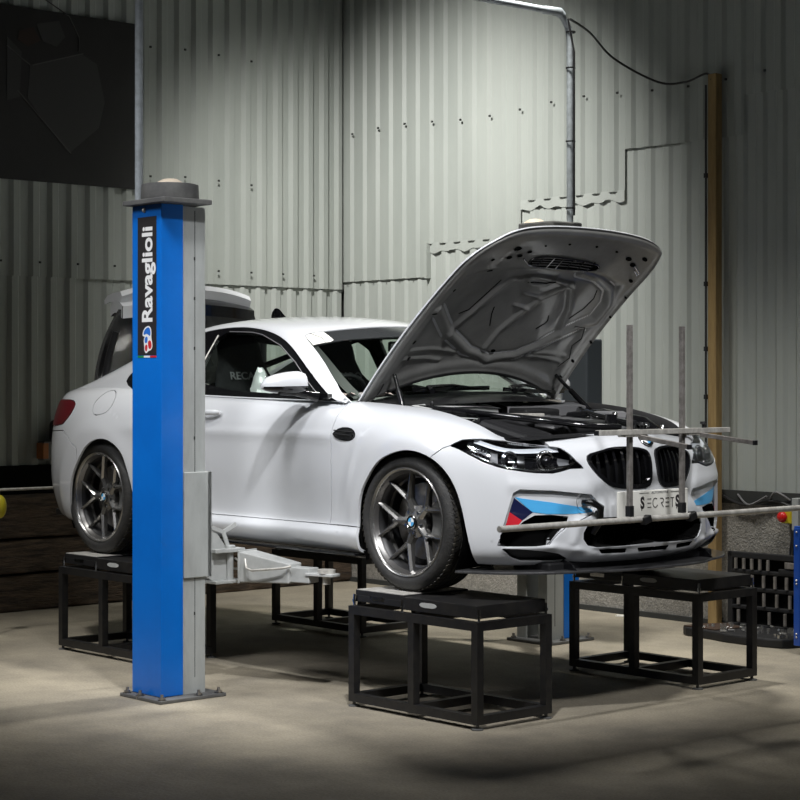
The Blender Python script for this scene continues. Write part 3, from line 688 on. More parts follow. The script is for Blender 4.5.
# ---------------------------------------------------------------- interior
g=MB(); g.bb(-1.0,.95,-.78,.78,.20,.24); g.grid(lambda a,b:(.42+.40*a,-.74+1.48*b,.915-.06*(1-a)+.02*math.sin(math.pi*b)),6,10); g.bb(.38,.46,-.74,.74,.5,.86)
dsh=obj('dashboard',g,M['dash'],car)
obj('dash_cloth',MB().grid(lambda a,b:(.55+.18*a,-.70+.28*b,.945+.012*math.sin(9*a+7*b)+.03*b*0),8,8),M['pink'],car,smooth=60)
g=MB()
g.grid(lambda a,b:(-1.25+1.25*a,-.50+1.0*b,1.265+.03*math.sin(math.pi*b)),6,6)     # headlining
g.bb(-1.5,-1.0,-.62,.62,.55,.80); g.bb(-1.45,-1.25,-.62,.62,.8,.93)                # rear bench
obj('cabin_trim',g,M['dark'],car)
def seat(y):
    g=MB(); n=16
    prof=[(.0,.24,.50),(.12,.26,.58),(.28,.28,.66),(.40,.25,.78),(.52,.24,.90),(.60,.19,1.02),(.68,.155,1.08),(.76,.15,1.12),(.83,.12,1.145),(.86,.06,1.15)]
    vs=[];m=14
    for h,w,_ in prof:
        lean=-.50-.26*h
        for i in range(m):
            a=2*math.pi*i/m; c,s=math.cos(a),math.sin(a)
            bol=.045*abs(s)**3 if h<.55 else .0
            vs.append((lean+.06*c*(1 if c<0 else .8)+bol,y+w*(abs(s)**.7)*(1 if s>0 else -1),.46+h))
    fs=[(k*m+i,k*m+(i+1)%m,(k+1)*m+(i+1)%m,(k+1)*m+i) for k in range(len(prof)-1) for i in range(m)]+[tuple(range(m)),tuple(range((len(prof)-1)*m,len(prof)*m))]
    g.add(vs,fs); o=obj('bucket_seat',g,M['seat'],car,smooth=60,merge=True)
    c=MB().box((-.22,y,.46),(.50,.50,.13)); obj('seat_cushion',c,M['seat'],o,bevel=.04)
    t=text_mb('RECARO',.062,.001,1.15,.0012)
    R=Matrix(((0,0,1),(1,0,0),(0,1,0))).to_4x4()
    tilt=Matrix.Rotation(math.radians(-14),4,'Y')
    xf(t,Matrix.Translation((-.592,y,1.045))@tilt@R); obj('seat_lettering',t,M['seatl'],o)
    return o
seat(-.36);seat(.36)
g=MB(); 
for sd in (-1,1): g.tube([(-.95,sd*.58,.25),(-.95,sd*.57,.9),(-.98,sd*.48,1.22),(-.98,0,1.27)],.022,10)
g.tube([(-.95,-.57,.9),(-.95,.57,.9)],.02,10); g.tube([(-.96,-.56,.92),(-.98,.46,1.24)],.018,10)
obj('roll_bar',g,M['black'],car,smooth=60)
g=MB(); 
g.lathe([(.18+.014*math.cos(a),.014*math.sin(a)) for a in [2*math.pi*k/8 for k in range(8)]],'x',n=36,closed=True); g.box((0,0,0),(.02,.34,.03)); g.box((0,0,-.06),(.02,.03,.14))
g=xf(g,Matrix.Translation((.22,-.36,.88))@Matrix.Rotation(math.radians(22),4,'Y'))
obj('steering_wheel',g,M['black'],car,smooth=50)
g=MB().box((.33,0,1.205),(.03,.20,.06)); obj('interior_mirror',g,M['gloss'],car,bevel=.012)
# ---------------------------------------------------------------- raised boot lid (outer skin faces forward)
lid=thing('x','x','x'); bpy.data.objects.remove(lid)
g=MB(); n=16
def lidp(a,b):   # a 0..1 upward, b -1..1 across
    w=.64-.13*a**2.2
    return (-1.765+.075*a+.030*(1-b*b)*(.3+a),w*b,1.005+.455*a+.028*(1-b*b)*a)
g.grid(lambda a,b:lidp(a,2*b-1),14,24); g.grid(lambda a,b:tuple(Vector(lidp(a,2*b-1))+Vector((-.035,0,0))),14,24,flip=True)
for bb_ in (0,1):
    g.grid(lambda a,b:tuple(Vector(lidp(a,2*bb_-1))+Vector((-.035*b,0,0))),14,1,flip=bool(bb_))
lid=obj('boot_lid',g,M['carbon'],car,smooth=50,merge=True); lid['label']='dark boot lid skin standing upright'
g=MB()   # white top edge: tail face of the lid, folded rearwards
def tf(a,b):
    w=.51-.02*a; e=lidp(1,b)
    return (e[0]+.01-.16*a-.03*a*(1-b*b)*0,w*b,e[2]+.015+.045*math.sin(a*2.6)-.01*a)
g.grid(lambda a,b:tf(a,2*b-1),8,24); g.grid(lambda a,b:tuple(Vector(tf(a,2*b-1))+Vector((0,0,-.07))),8,24,flip=True)
for q in (0,1): g.grid(lambda a,b:tuple(Vector(tf(a,2*q-1))+Vector((0,0,-.07*b))),8,1,flip=bool(q)); g.grid(lambda a,b:tuple(Vector(tf(q,2*a-1))+Vector((0,0,-.07*b))),24,1)
obj('lid_tail_face',g,M['gloss'],lid,smooth=40,merge=True)
g=MB(); g.grid(lambda a,b:tuple(Vector(tf(a,-1+.30*b))+Vector((0,0,.003))),8,5); g.grid(lambda a,b:tuple(Vector(tf(a,-1))+Vector((0,-.003,.003-.076*b))),8,1); g.grid(lambda a,b:tuple(Vector(tf(0,-1+.30*a))+Vector((.004,0,.003-.076*b))),8,1)
obj('lid_corner',g,M['paint'],lid,smooth=40)
g=MB(); K=20
for k in range(K+1):   # spoiler blade on its neck
    b=2*k/K-1; y=.50*b; dz=.035*(1-b*b)-.01-.025*b**4
    for x,z in ((-1.72,1.52),(-1.70,1.575),(-1.72,1.605),(-1.80,1.60),(-1.865,1.585),(-1.90,1.555),(-1.895,1.53),(-1.84,1.545),(-1.79,1.54),(-1.775,1.51)): g.v.append((x,y,z+dz))
for k in range(K):
    for j in range(10): g.f.append((k*10+j,k*10+(j+1)%10,(k+1)*10+(j+1)%10,(k+1)*10+j)); g.mi.append(0)
g.f+=[tuple(range(10)),tuple(range(K*10,K*10+10))];g.mi+=[0,0]
obj('boot_spoiler',g,M['paint'],lid,smooth=45,merge=True)
g=MB(); g.tube([(-1.72,-.62,.97),(-1.70,-.60,1.15),(-1.66,-.57,1.32)],.022,8);obj('lid_hinge',g,M['black'],lid,smooth=60); g=MB(); g.tube([(-1.72,.62,.97),(-1.70,.60,1.15),(-1.66,.57,1.32)],.022,8)
obj('lid_hinge',g,M['black'],lid,smooth=60)
# ---------------------------------------------------------------- wheels
def make_wheel(tread):
    w=bpy.data.objects.new('wheel',None); COL.objects.link(w); w.parent=car
    R=.334; W=.115
    pr=[(.262,-W+.008),(.272,-W-.004),(.288,-W-.010),(.306,-W-.006),(.320,-W+.006),(.3295,-W+.020),(.3325,-W+.036)]
    g=MB().lathe(pr+[(.3325,-W+.037)],n=96)
    # tread band with circumferential grooves
    y=-W+.037; T=[(.3325,y)]
    for gy in (-.052,-.018,.018,.052): T+=[(.334,gy-.006),(.327,gy-.004),(.327,gy+.004),(.334,gy+.006)]
    T+=[(.3325,-y)]; g.lathe(T,n=96,mi=1)
    g.lathe([(r,-h) for r,h in pr[::-1]],n=96)
    tb=MB() # shoulder blocks
    ty=obj('tyre',g,[M['rubber'],M['tread']],w,smooth=35,merge=True)
    g=MB()
    for k in range(72):
        a=2*math.pi*k/72; c,s=math.cos(a),math.sin(a)
        Rm=Matrix(((c,0,s),(0,1,0),(-s,0,c))).transposed()
        Rm=Matrix.Rotation(-a,3,'Y')
        q=Rm@Vector((.3325,-.080,0)); g.box(q,(.004,.045,.020),Rm@Matrix.Rotation(.35,3,'X'))
    obj('tread_blocks',g,M['tread'],ty); g=MB()
    for k in range(60):
        Rm=Matrix.Rotation(-2*math.pi*k/60,3,'Y'); q=Rm@Vector((.3325,-.035,0)); g.box(q,(.004,.026,.022),Rm@Matrix.Rotation(-.35,3,'X'))
    obj('tread_blocks',g,M['tread'],ty)
    # rim barrel + lip
    g=MB().lathe([(.262,-W+.006),(.266,-W+.0),(.262,-W-.003),(.252,-W+.002),(.250,-W+.014),(.238,-W+.028),(.236,-W+.034)],n=96)
    g.lathe([(.236,-W+.034),(.226,-W+.045),(.222,-W+.06),(.222,.05),(.250,W-.005),(.262,W)],n=96,mi=1)
    g.lathe([(.2225,-W+.085),(.214,-W+.088),(.214,-W+.098),(.2225,-W+.10)],n=96,mi=0)
    g.lathe([(.221,.03),(.0,.03)],n=48,mi=1)
    rim=obj('rim',g,[M['barrel'],M['black']],w,smooth=40)
    g=MB().lathe([(.266,-W+.0),(.2615,-W-.004),(.252,-W+.001),(.249,-W+.014)],n=96); obj('rim_lip',g,M['rim'],rim,smooth=60)
    for s_ in range(5):
        a0=math.pi+s_*2*math.pi/5
        g=MB()
        def P(r,ang,y): return (r*math.cos(ang),y,r*math.sin(ang))
        def yf(r): return -W+.022+.034*max(0,1-(r/.25))**1.2
        def arm(path,ws,hs):
            n=len(path); base=len(g.v)
            for i,(r,an) in enumerate(path):
                c=Vector(P(r,an,0)); j=min(i+1,n-1); k=max(i-1,0)
                d=(Vector(P(*path[j],0))-Vector(P(*path[k],0))).normalized(); t=Vector((-d.z,0,d.x))
                y=yf(r); w=ws[i];h=hs[i]
                for q in ((-w*1.05,h),(-w*1.05,.012),(-w*.22,0),(w*.22,0),(w*1.05,.012),(w*1.05,h)): 
                    v=c+t*q[0]; g.v.append((v.x,y+q[1],v.z))
            for i in range(n-1):
                for j in range(6): g.f.append((base+i*6+j,base+i*6+(j+1)%6,base+(i+1)*6+(j+1)%6,base+(i+1)*6+j)); g.mi.append(0)
            g.f+=[tuple(base+j for j in range(6)),tuple(base+(n-1)*6+j for j in range(6))]; g.mi+=[0,0]
        arm([(.045,a0),(.07,a0),(.10,a0),(.135,a0)],[.026,.020,.0165,.0165],[.05,.045,.04,.036])
        for sg in (-1,1):
            arm([(math.hypot(q,sg*(.008+.082*(q-.118)/.122)),a0+math.atan2(sg*(.008+.082*(q-.118)/.122),q)) for q in (.110,.135,.16,.185,.215,.240)],[.0105,.0105,.010,.0095,.009,.010],[.042,.04,.036,.032,.028,.026])
        obj('rim_spoke',g,M['rim'],rim,smooth=22,merge=True)
    g=MB().lathe([(0,-W+.045),(.034,-W+.045),(.036,-W+.05),(.060,-W+.058),(.078,-W+.064),(.080,-.02),(.0,-.02)],n=40); obj('rim_hub',g,M['rim'],rim,smooth=30)
    # brake
    g=MB().lathe([(.075,.005),(.185,.005),(.187,.02),(.187,.03),(.185,.035),(.075,.035)],n=64,closed=True); obj('brake_disc',g,M['steel'],w,smooth=30)
    g=MB()
    P_=[(.20*math.cos(a),.20*math.sin(a)) for a in [math.radians(-38+7.6*k) for k in range(11)]]+[(.115*math.cos(a),.115*math.sin(a)) for a in [math.radians(38-7.6*k) for k in range(11)]]
    g.prism(P_,-.045,.05,'y'); obj('brake_caliper',g,M['dgrey'],w,bevel=.006)
    for k in range(5):
        a=math.radians(90+36)+k*2*math.pi/5-math.pi/5*0
        g=MB().lathe([(0,-W+.048),(.009,-W+.048),(.011,-W+.052),(.011,-.03)],n=6); g=xf(g,Matrix.Translation((.056*math.cos(a),.0,.056*math.sin(a)))); obj('wheel_bolt',g,M['chrome'],w,smooth=30)
    roundel(Vector((0,-W+.040,0)),Vector((0,-1,0)),.032,w)
    return w
wh=make_wheel(1)
yc=.90-.115-.0
wh.location=(WX,-(.895-.115),WR)
def cw(x,y,rz,ry=0):
    c=copytree(wh,car); c.location=(x,y,WR); c.rotation_euler=(0,ry,rz); return c
cw(-WX,-(.90-.115),0); cw(WX,.78,math.pi,.3); cw(-WX,.785,math.pi,.5)
g=MB()
for x in (-WX,WX): g.tube([(x,-.70,WR),(x,.70,WR)],.03,10); g.tube([(x,-.66,.26),(x+.1,-.3,.24)],.025,8)
obj('axle',g,M['dgrey'],car,smooth=60)
# ---------------------------------------------------------------- bonnet (raised)
U1=[(0.518,-0.851),(0.279,-0.486),(0.144,-0.201),(0.087,0.055),(0.126,0.322),(0.218,0.517),(0.326,0.648),(0.48,0.845),(0.581,0.844),(0.662,0.768),(0.692,0.601),(0.7,0.378)]
rib1=[(0.25,-0.492),(0.343,-0.472),(0.428,-0.41),(0.568,-0.327),(0.626,-0.273),(0.653,-0.074),(0.632,0.222),(0.62,0.379)]
rib2=[(0.16,-0.03),(0.28,-0.008),(0.394,0.076),(0.523,0.194),(0.62,0.379)]
rib3=[(0.62,0.379),(0.473,0.557),(0.321,0.631)]
minor=[[(0.237,-0.786),(0.145,-0.297)],[(0.194,-0.805),(0.106,-0.418)],[(0.171,0.512),(0.232,0.808)],[(.14,.45),(.19,.80)],[(.655,-.15),(.60,-.05),(.60,.12),(.66,.17)],[(.53,-.02),(.51,.16)],[(.45,-.03),(.43,.14)]]
def seg(p,a,b):
    ax,ay=a;bx,by=b;px,py=p;dx,dy=bx-ax,by-ay;L=dx*dx+dy*dy
    t=max(0,min(1,((px-ax)*dx+(py-ay)*dy)/L)) if L else 0
    return math.hypot(px-ax-t*dx,py-ay-t*dy)
def met(ab): return (ab[0]*1.2,ab[1]*.68)
def dpl(p,L): return min(seg(p,met(L[i]),met(L[i+1])) for i in range(len(L)-1))
def gs(d,w): return math.exp(-(d/w)**2)
def inner_t(a,b):
    p=met((a,b)); e=min(1-a,a+.02)*1.2; e2=(1-abs(b))*.66; ed=min(e,e2)
    t=.010+.020*min(1,ed/.02)
    inside=1/(1+math.exp(-(ed-.115)/.010))
    t-=.018*inside*(1 if a<.70 else max(0,1-(a-.70)/.03))
    d=dpl(p,U1); t+=.013*min(1,1.6*gs(d,.016))-.006*gs(d-.035,.008)
    d=dpl(p,rib1); t+=.013*min(1,1.6*gs(d,.013))
    d=dpl(p,rib2); t+=.013*min(1,1.6*gs(d,.013))
    d=dpl(p,rib3); t+=.012*gs(d,.018)
    for m in minor: t+=.010*gs(dpl(p,m),.009)
    if ed<.07: t+=.005*gs(ed-.045,.008)
    return t
g=MB(); g.grid(lambda a,b:tuple(hp(a,2*b-1)),60,60)
g.grid(lambda a,b:tuple(hp(a,2*b-1,.009)),60,60,flip=True)
for q in (0,1):
    g.grid(lambda a,b:tuple(hp(a,2*q-1,.009*b)),60,1,flip=bool(q)); g.grid(lambda a,b:tuple(hp(q,2*a-1,.009*b)),60,1)
hood=obj('bonnet',g,M['paint'],car,smooth=40,merge=True); hood.location=(HX,0,HZ); hood.rotation_euler=(0,-HTH,0)
g=MB(); g.grid(lambda a,b:tuple(hp(.008+.984*a,1.976*b-.988,inner_t(.008+.984*a,1.976*b-.988))),120,130,flip=True)
hin=obj('bonnet_inner_panel',g,M['hood_in'],hood,smooth=80); hin['label']='grey pressed inner panel of the bonnet'
def hl_(a,b,ex=.003): return Vector(hp(a,b,inner_t(a,b)+ex))
def hfr(a,b,ex=.003):
    c=hl_(a,b,ex); x=(hl_(a+.02,b,ex)-c).normalized(); y=(hl_(a,min(b+.02,.99),ex)-hl_(a,min(b+.02,.99)-.04,ex)).normalized(); z=x.cross(y).normalized()
    return Matrix.Translation(c)@Matrix((x,y,z)).transposed().to_4x4()
holes=[(0.864,-0.541,2.2),(0.839,-0.38,1.3),(0.804,-0.537,1.6),(0.808,-0.712,1),(0.701,-0.572,1.5),(0.812,-0.443,1.4),(0.863,0.668,2),(0.894,0.816,1.9),(0.838,0.748,2),(0.756,0.856,1.5),(0.671,0.93,1),(0.887,0.503,.9),(0.899,0.26,.8),(0.898,-0.041,.8),(0.881,-0.275,.6),(0.496,-0.862,1.1),(0.313,-0.843,1.2),(0.19,-0.767,1.3),(0.634,-0.845,.9),(0.141,0.074,1.5),(0.375,.94,1.3),(0.542,.94,1),(0.235,0.9,1.3),(0.128,0.885,1.2)]
for a,b,r in holes:
    g=MB().lathe([(0,.0005),(.0085*r,.0005),(.0095*r,-.003)],'z',n=16); g.v=[(x*.75,y*1.2,z) for x,y,z in g.v]
    obj('dark_hole_disc',xf(g,hfr(a,b,.0015)),M['dark'],hood)  # flat black discs painted for the shade inside open holes
for P_ in ([(0.411,-0.526),(0.432,-0.459),(0.55,-0.403),(0.645,-0.369)],[(0.309,-0.13),(0.392,-0.199),(0.448,-0.23)],[(0.42,0.624),(0.504,0.686),(0.577,0.702),(0.637,0.665)],[(0.313,0.361),(0.354,0.418),(0.375,0.428),(0.413,0.39)],[(0.612,-0.089),(0.61,0.112),(0.645,0.163)]):
    pts=[]
    for i in range(len(P_)-1):
        for t in range(6): pts.append(hl_(P_[i][0]+(P_[i+1][0]-P_[i][0])*t/6,P_[i][1]+(P_[i+1][1]-P_[i][1])*t/6,.001))
    g=MB().tube(pts,.0028,6); obj('panel_slit',g,M['dark'],hood)
vent=[(0.772,-0.31),(0.800,-0.26),(0.806,-0.105),(0.800,0.125),(0.790,0.40),(0.77,0.475),(0.742,0.43),(0.733,0.203),(0.730,-0.04),(0.740,-0.24)]
vent=smoothpoly(vent,1)
g=MB(); pts=[hl_(a,b,.004) for a,b in vent]; g.add(pts,[tuple(range(len(pts)))])
vb=obj('bonnet_vent',g,M['dark'],hood)
g=MB().tube([hl_(a,b,.006) for a,b in vent]+[hl_(*vent[0],.006)],.0055,8); obj('vent_rim',g,M['gloss'],hood,smooth=60)
for aa in (.752,.769,.786): obj('vent_blade',MB().tube([hl_(aa,-.27+.072*k,.009) for k in range(10)],.0022,6),M['mgrey'],hood,smooth=60)
for b in (-.19,-.08,.02,.13,.25,.37): obj('vent_blade',MB().bar(hl_(.735,b,.009),hl_(.80,b,.009),.006,.006),M['gloss'],hood)
for P_ in ([(0.80,-0.40),(0.775,-0.34),(.757,-.30),(.753,-.26)],[(0.84,0.75),(0.825,0.81),(.812,.85),(.80,.84),(.815,.79)]):
    obj('bonnet_striker',MB().tube([hl_(a,b,.014) for a,b in P_],.0045,8),M['chrome'],hood,smooth=60)
for P_ in ([(.40,.70),(.42,.78),(.36,.83),(.30,.80),(.24,.84),(.16,.80)],[(.02,-.93),(.05,-.90),(.10,-.91)]):
    obj('bonnet_wire',MB().tube([hl_(a,b,.014) for a,b in P_],.003,6),M['black'],hood,smooth=60)
g=MB().tube([hl_(.012,-.80+.1*k,.002) for k in range(17)],.008,8); obj('rear_seal',g,M['black'],hood,smooth=60)
# hinges and struts
for sd in (-1,1):
    g=MB(); g.bar((.80,sd*.66,.90),(.90,sd*.665,1.03),.012,.03); g.bar((.80,sd*.66,.90),(.74,sd*.67,.945),.02,.03); g.bar((.84,sd*.65,.85),(.80,sd*.66,.92),.02,.04)
    obj('bonnet_hinge',g,M['hood_in'],car,bevel=.002)
    p0=hrot(hp(.12,sd*.83,.03)); g=MB().tube([(1.03 if sd<0 else 1.16,sd*.62,.86),tuple(p0)],.010,10); 
    g.tube([(1.03 if sd<0 else 1.16,sd*.62,.86),tuple(Vector((1.03 if sd<0 else 1.16,sd*.62,.86)).lerp(Vector(p0),.55))],.016,10)
    obj('gas_strut',g,M['gloss'],car,smooth=60)
# ---------------------------------------------------------------- engine bay
g=MB(); g.bb(.96,1.82,-.55,.55,.40,.56); g.bb(.94,.99,-.68,.68,.5,.80)
obj('engine_bay_floor',g,M['dark'],car)
for sd in (-1,1):
    g=MB(); n=24
    g.grid(lambda a,b:(lambda u:tuple(Vector(BS.sp(u,12,0,sd))+Vector((0,-sd*.012*min(b*4,1)-(sd*.03*b),-.13*b+.0))))(12.2+4.7*a),n,4)
    obj('inner_wing',g,M['black'],car,smooth=60)
    g=MB()
    for k in range(9): p=BS.sp(12.5+.45*k,11.75,.001,sd); 
    g.lathe([(.0,.05),(.055,.05),(.065,.03),(.12,.02),(.13,-.10)],'z',c=(1.20,sd*.52,.80),n=28); obj('strut_tower',g,M['dgrey'],car,smooth=40)
    g=MB(); g.tube([(1.20,sd*.50,.86),(1.5,sd*.30,.835),(1.86,sd*.16,.80)],[.020,.018,.018],10); obj('strut_brace',g,M['gloss'],car,smooth=60)
def part(name,mb,m,**k): return obj(name,mb,M[m],car,**k)
part('engine_cover',MB().box((1.46,-.02,.765),(.62,.44,.13),Matrix.Rotation(.06,3,'Y')),'black',bevel=.03)
ec=[o for o in bpy.data.objects if o.name=='engine_cover'][0]
g=MB(); 
for k in range(6): g.box((1.25+.075*k,-.02,.834-.0045*k),(.03,.30,.02))
obj('cover_rib',g,M['mgrey'],ec,bevel=.004)
g=MB().box((1.30,-.02,.842),(.16,.12,.015)); obj('cover_badge',g,M['alu'],ec,bevel=.003)
part('air_box',MB().box((1.60,-.40,.735),(.34,.22,.12),Matrix.Rotation(.22,3,'Y')),'black',bevel=.025)
g=MB().tube([(1.62,-.28,.765),(1.72,-.18,.775),(1.76,-.02,.775),(1.70,.12,.775),(1.58,.22,.775)],.040,14); part('intake_hose',g,'black',smooth=60)
g=MB()
for i in range(14): g.tube([(1.60+.012*i,.20+.0*i,.80),(1.60+.012*i,.20,.8001)],.05,10)
g=MB().tube([(1.25,.36,.82),(1.45,.42,.84),(1.7,.45,.80),(1.85,.40,.74)],.032,12); part('coolant_hose',g,'gloss',smooth=60)
part('expansion_tank',MB().box((1.52,.38,.80),(.17,.15,.12)),'mgrey',bevel=.03)
part('fluid_reservoir',MB().box((1.00,.42,.885),(.15,.16,.06)),'cream',bevel=.012)
g=MB().lathe([(0,.05),(.03,.05),(.032,.0),(.03,-.05)],'z',c=(1.78,.10,.80),n=20); part('filler_cap',g,'gloss',smooth=40)
part('fuse_box',MB().box((1.22,.10,.84),(.18,.26,.07),Matrix.Rotation(.05,3,'Y')),'black',bevel=.012)
g=MB()
for (x,y,z,r) in ((1.66,.22,.83,.02),(1.70,.17,.83,.018),(1.60,.33,.84,.018),(1.45,.52,.83,.016),(1.80,.35,.79,.016)): g.sphere((x,y,z),r,12,8)
part('hose_clamp',g,'chrome',smooth=60)
g=MB(); random.seed(3)
for k in range(26):
    x=random.uniform(1.2,1.9);y=random.uniform(-.5,.6);z=.80-.10*max(0,x-1.2)+random.uniform(-.02,.02)
    pts=[(x,y,z)]
    for j in range(4): x+=random.uniform(-.07,.07);y+=random.uniform(-.09,.09);pts.append((x,y,z+random.uniform(-.015,.02)))
    g.tube(pts,random.choice((.006,.009,.013)),6)
part('wiring_loom',g,'gloss',smooth=60)
g=MB()
for k in range(40):
    x=random.uniform(1.15,1.92);y=random.uniform(-.55,.62); g.box((x,y,.80-.10*max(0,x-1.2)+random.uniform(-.01,.015)),(random.uniform(.01,.05),random.uniform(.01,.04),.03),Matrix.Rotation(random.uniform(0,3),3,'Z'))
part('bay_bracket',g,'mgrey',bevel=.003)
g=MB()
for k in range(16):
    x=random.uniform(1.3,1.92);y=random.uniform(-.1,.62); g.tube([(x,y,.80-.1*max(0,x-1.2)),(x+random.uniform(-.03,.03),y+random.uniform(-.03,.03),.84-.1*max(0,x-1.2))],.009,8)
part('bay_fitting',g,'chrome',smooth=60)
# slam panel and long cover edge behind the headlamps
g=MB(); g.grid(lambda a,b:(lambda y:(2.02-.09*(abs(y)/.6)**2-.14*b-.02,y,.757-.02*(abs(y)/.6)**2-.0*b+.012*math.sin(3*b)))(-.62+1.24*a),24,4)
part('slam_panel',g,'black',smooth=60)
g=MB().tube([(1.0,-.58,.885),(1.25,-.50,.872),(1.6,-.38,.835),(1.86,-.20,.80),(1.93,0,.79)],[.014]*5,8); part('release_cable',g,'gloss',smooth=60)
# scuttle
g=MB(); g.grid(lambda a,b:(.80+.24*b+.17*(1-(2*a-1)**2),-.66+1.32*a,.915+.030*(1-(2*a-1)**2)-.035*b),24,4)
part('scuttle_panel',g,'black',smooth=60)
g=MB(); g.grid(lambda a,b:(1.06+.10*b+.02*a,-.60+.52*a,.893+.012*math.sin(a*3)-.02*b),10,3); g.grid(lambda a,b:(1.16+.01*b,-.60+.52*a,.873-.05*b),10,1)
part('scuttle_cover',g,'lgrey',smooth=60)
g=MB(); g.grid(lambda a,b:(1.09+.10*b,-.04+.60*a,.902-.02*b),10,3); g.grid(lambda a,b:(1.19,-.04+.60*a,.882-.05*b),10,1)
part('scuttle_cover',g,'mgrey',smooth=60)
g=MB()
for y in (-.5,-.33,-.18,.1,.3): g.sphere((1.11,y,.905),.011,8,6)
part('cover_clip',g,'black',smooth=60)
for y0,y1 in ((-.48,.10),(.12,.62)):
    g=MB().tube([(1.07,y0+.02,.965),(1.0,y0+.05,.985),(.93,(y0+y1)/2,.995),(.88-.0*y1,y1,.975-.04*abs(y1))],[.016,.010,.008,.006],8)
    g.bar((1.00,y0-.05 if y0<0 else y0,.972),(.86,y1+.05,.985-.05*abs(y1)),.008,.022)
    part('wiper_arm',g,'gloss',smooth=50)
# number plate
g=MB().box((2.176,-.045,.430),(.010,.515,.128)); pb=obj('number_plate',g,M['white'],car,bevel=.004)
x=2.1815
def ptext(t,size,y,z,xs=1.,bold=0.):
    m=text_mb(t,size,.0008,xs,bold); R=Matrix(((0,0,1),(1,0,0),(0,1,0))).to_4x4(); return xf(m,Matrix.Translation((x,y,z))@R)
g=MB()
cy=[-.150,-.088,-.025,.034,.094,.150]
def bx(y,z,w,h): g.box((x+.0004,y,z),(.0016,w,h))
for yy in (-.078,.054):
    for dz in (-.020,0,.020): bx(yy,.432+dz,.027,.0032)
yy=.092; bx(yy,.452,.026,.0032); bx(yy,.430,.0032,.046)
for a in [math.radians(50+20*k) for k in range(14)]:
    c1=(-.034+.0185*math.cos(a),.432+.022*math.sin(a)); a2=a+math.radians(20); c2=(-.034+.0185*math.cos(a2),.432+.022*math.sin(a2)); g.bar((x+.0004,*c1),(x+.0004,*c2),.0016,.0035)
R_=[(.002,.452),(.018,.452),(.026,.446),(.026,.438),(.018,.431),(.008,.431),(.026,.409)]
for i in range(len(R_)-1): g.bar((x+.0004,*R_[i]),(x+.0004,*R_[i+1]),.0016,.0035)
for y0,y1,z_ in ((-.150,-.080,.481),(.080,.150,.481)): bx((y0+y1)/2,z_,y1-y0,.0018)
o=obj('plate_lettering',g,M['decal'],pb)
for yy in (-.128,.130):
    m=ptext('S',.075,yy,.432,.8,.003); n_=MB(); n_.add(m.v,m.f); n_.box((x+.0004,yy+.005,.461),(.0016,.004,.010)); n_.box((x+.0004,yy-.005,.402),(.0016,.004,.010)); obj('plate_initial',n_,M['decal'],pb)
obj('plate_small_print',ptext('AUTOMOTIVE',.014,.0,.481,1.4),M['mgrey'],pb)
# tow eye / sensor cover
g=MB(); P0=BS.sp(18.95,5.9,0,-1); n0=(BS.sp(18.95,5.9,.05,-1)-P0).normalized()
g.tube([P0-n0*.01,P0+n0*.05+Vector((0,.02,-.005)),P0+n0*.06+Vector((0,.07,-.03)),P0+n0*.03+Vector((0,.085,-.10)),P0+n0*.0+Vector((0,.06,-.15))],[.014,.018,.018,.017,.016],10)
part('tow_strap',g,'gloss',smooth=60)
g=MB().lathe([(.040,0),(.0415,.001),(.043,0)],'z',n=32); q=n0.to_track_quat('Z','Y').to_matrix().to_4x4(); part('tow_eye_cover_ring',xf(g,Matrix.Translation(P0)@q),'mgrey')
for sd in (-1,1):
    P1=BS.sp(19.9,5.95,.001,sd); g=MB().lathe([(0,.001),(.009,.001),(.010,-.002)],'z',n=16); part('parking_sensor',xf(g,Matrix.Translation(P1)@Vector((1,0,0)).to_track_quat('Z','Y').to_matrix().to_4x4()),'mgrey')
# exhaust tips + underside bits
for sd in (-1,1):
    for dy in (.38,.50):
        g=MB().lathe([(.032,-.06),(.042,-.06),(.042,.06),(.034,.06)],'x',c=(-2.20,sd*dy,.25),n=24); part('exhaust_tip',g,'chrome',smooth=40)
# ================================================================ the building
XL,YR=-3.445,2.75
def corr(name,axis,const,a0,a1,z0,z1,m,pitch=.155,depth=.028,face=1,phase=0.,hem=0.,segs=1):
    """a box-profile steel sheet: runs along 'axis' from a0 to a1"""
    prof=[]; a=a0; k=math.floor((a0-phase)/pitch)
    pts=set([a0,a1])
    for i in range(int(k)-1,int((a1-phase)/pitch)+2):
        for f in (0,.15,.45,.60): 
            q=phase+(i+f)*pitch
            if a0<q<a1: pts.add(q)
    pts=sorted(pts)
    def h(q):
        t=((q-phase)/pitch)%1.0
        if t<.15-1e-6: return t/.15
        if t<.45+1e-6: return 1.
        if t<.60: return 1-(t-.45)/.15
        return 0.
    vs=[];zs=[z0+(z1-z0)*i/segs for i in range(segs+1)]
    for z in zs:
        for q in pts:
            d=const+face*depth*h(q); vs.append((q,d,z) if axis=='x' else (d,q,z))
    n=len(pts); g=MB()
    for j in range(segs):
        for i in range(n-1): g.f.append((j*n+i,j*n+i+1,(j+1)*n+i+1,(j+1)*n+i)); g.mi.append(0)
    m_=len(vs); g.v=list(vs)
    # returned lower edge so that the sheet has a thickness
    for q in pts:
        d=const+face*(depth*h(q)-.004); g.v.append((q,d,z0) if axis=='x' else (d,q,z0))
    for i in range(n-1): g.f.append((i,m_+i,m_+i+1,i+1)); g.mi.append(0)
    g.v=[tuple(v) for v in g.v]
    o=obj(name,g,m); struct(o); return o
ZT=5.4
w=corr('wall_left','y',XL-.02,-3.6,YR+.01,.98,2.34,M['wall2'],phase=.03,face=1,depth=.027)
w=corr('wall_left','y',XL,-3.6,YR+.01,2.32,ZT,M['wall'],phase=.03,face=1,depth=.031)
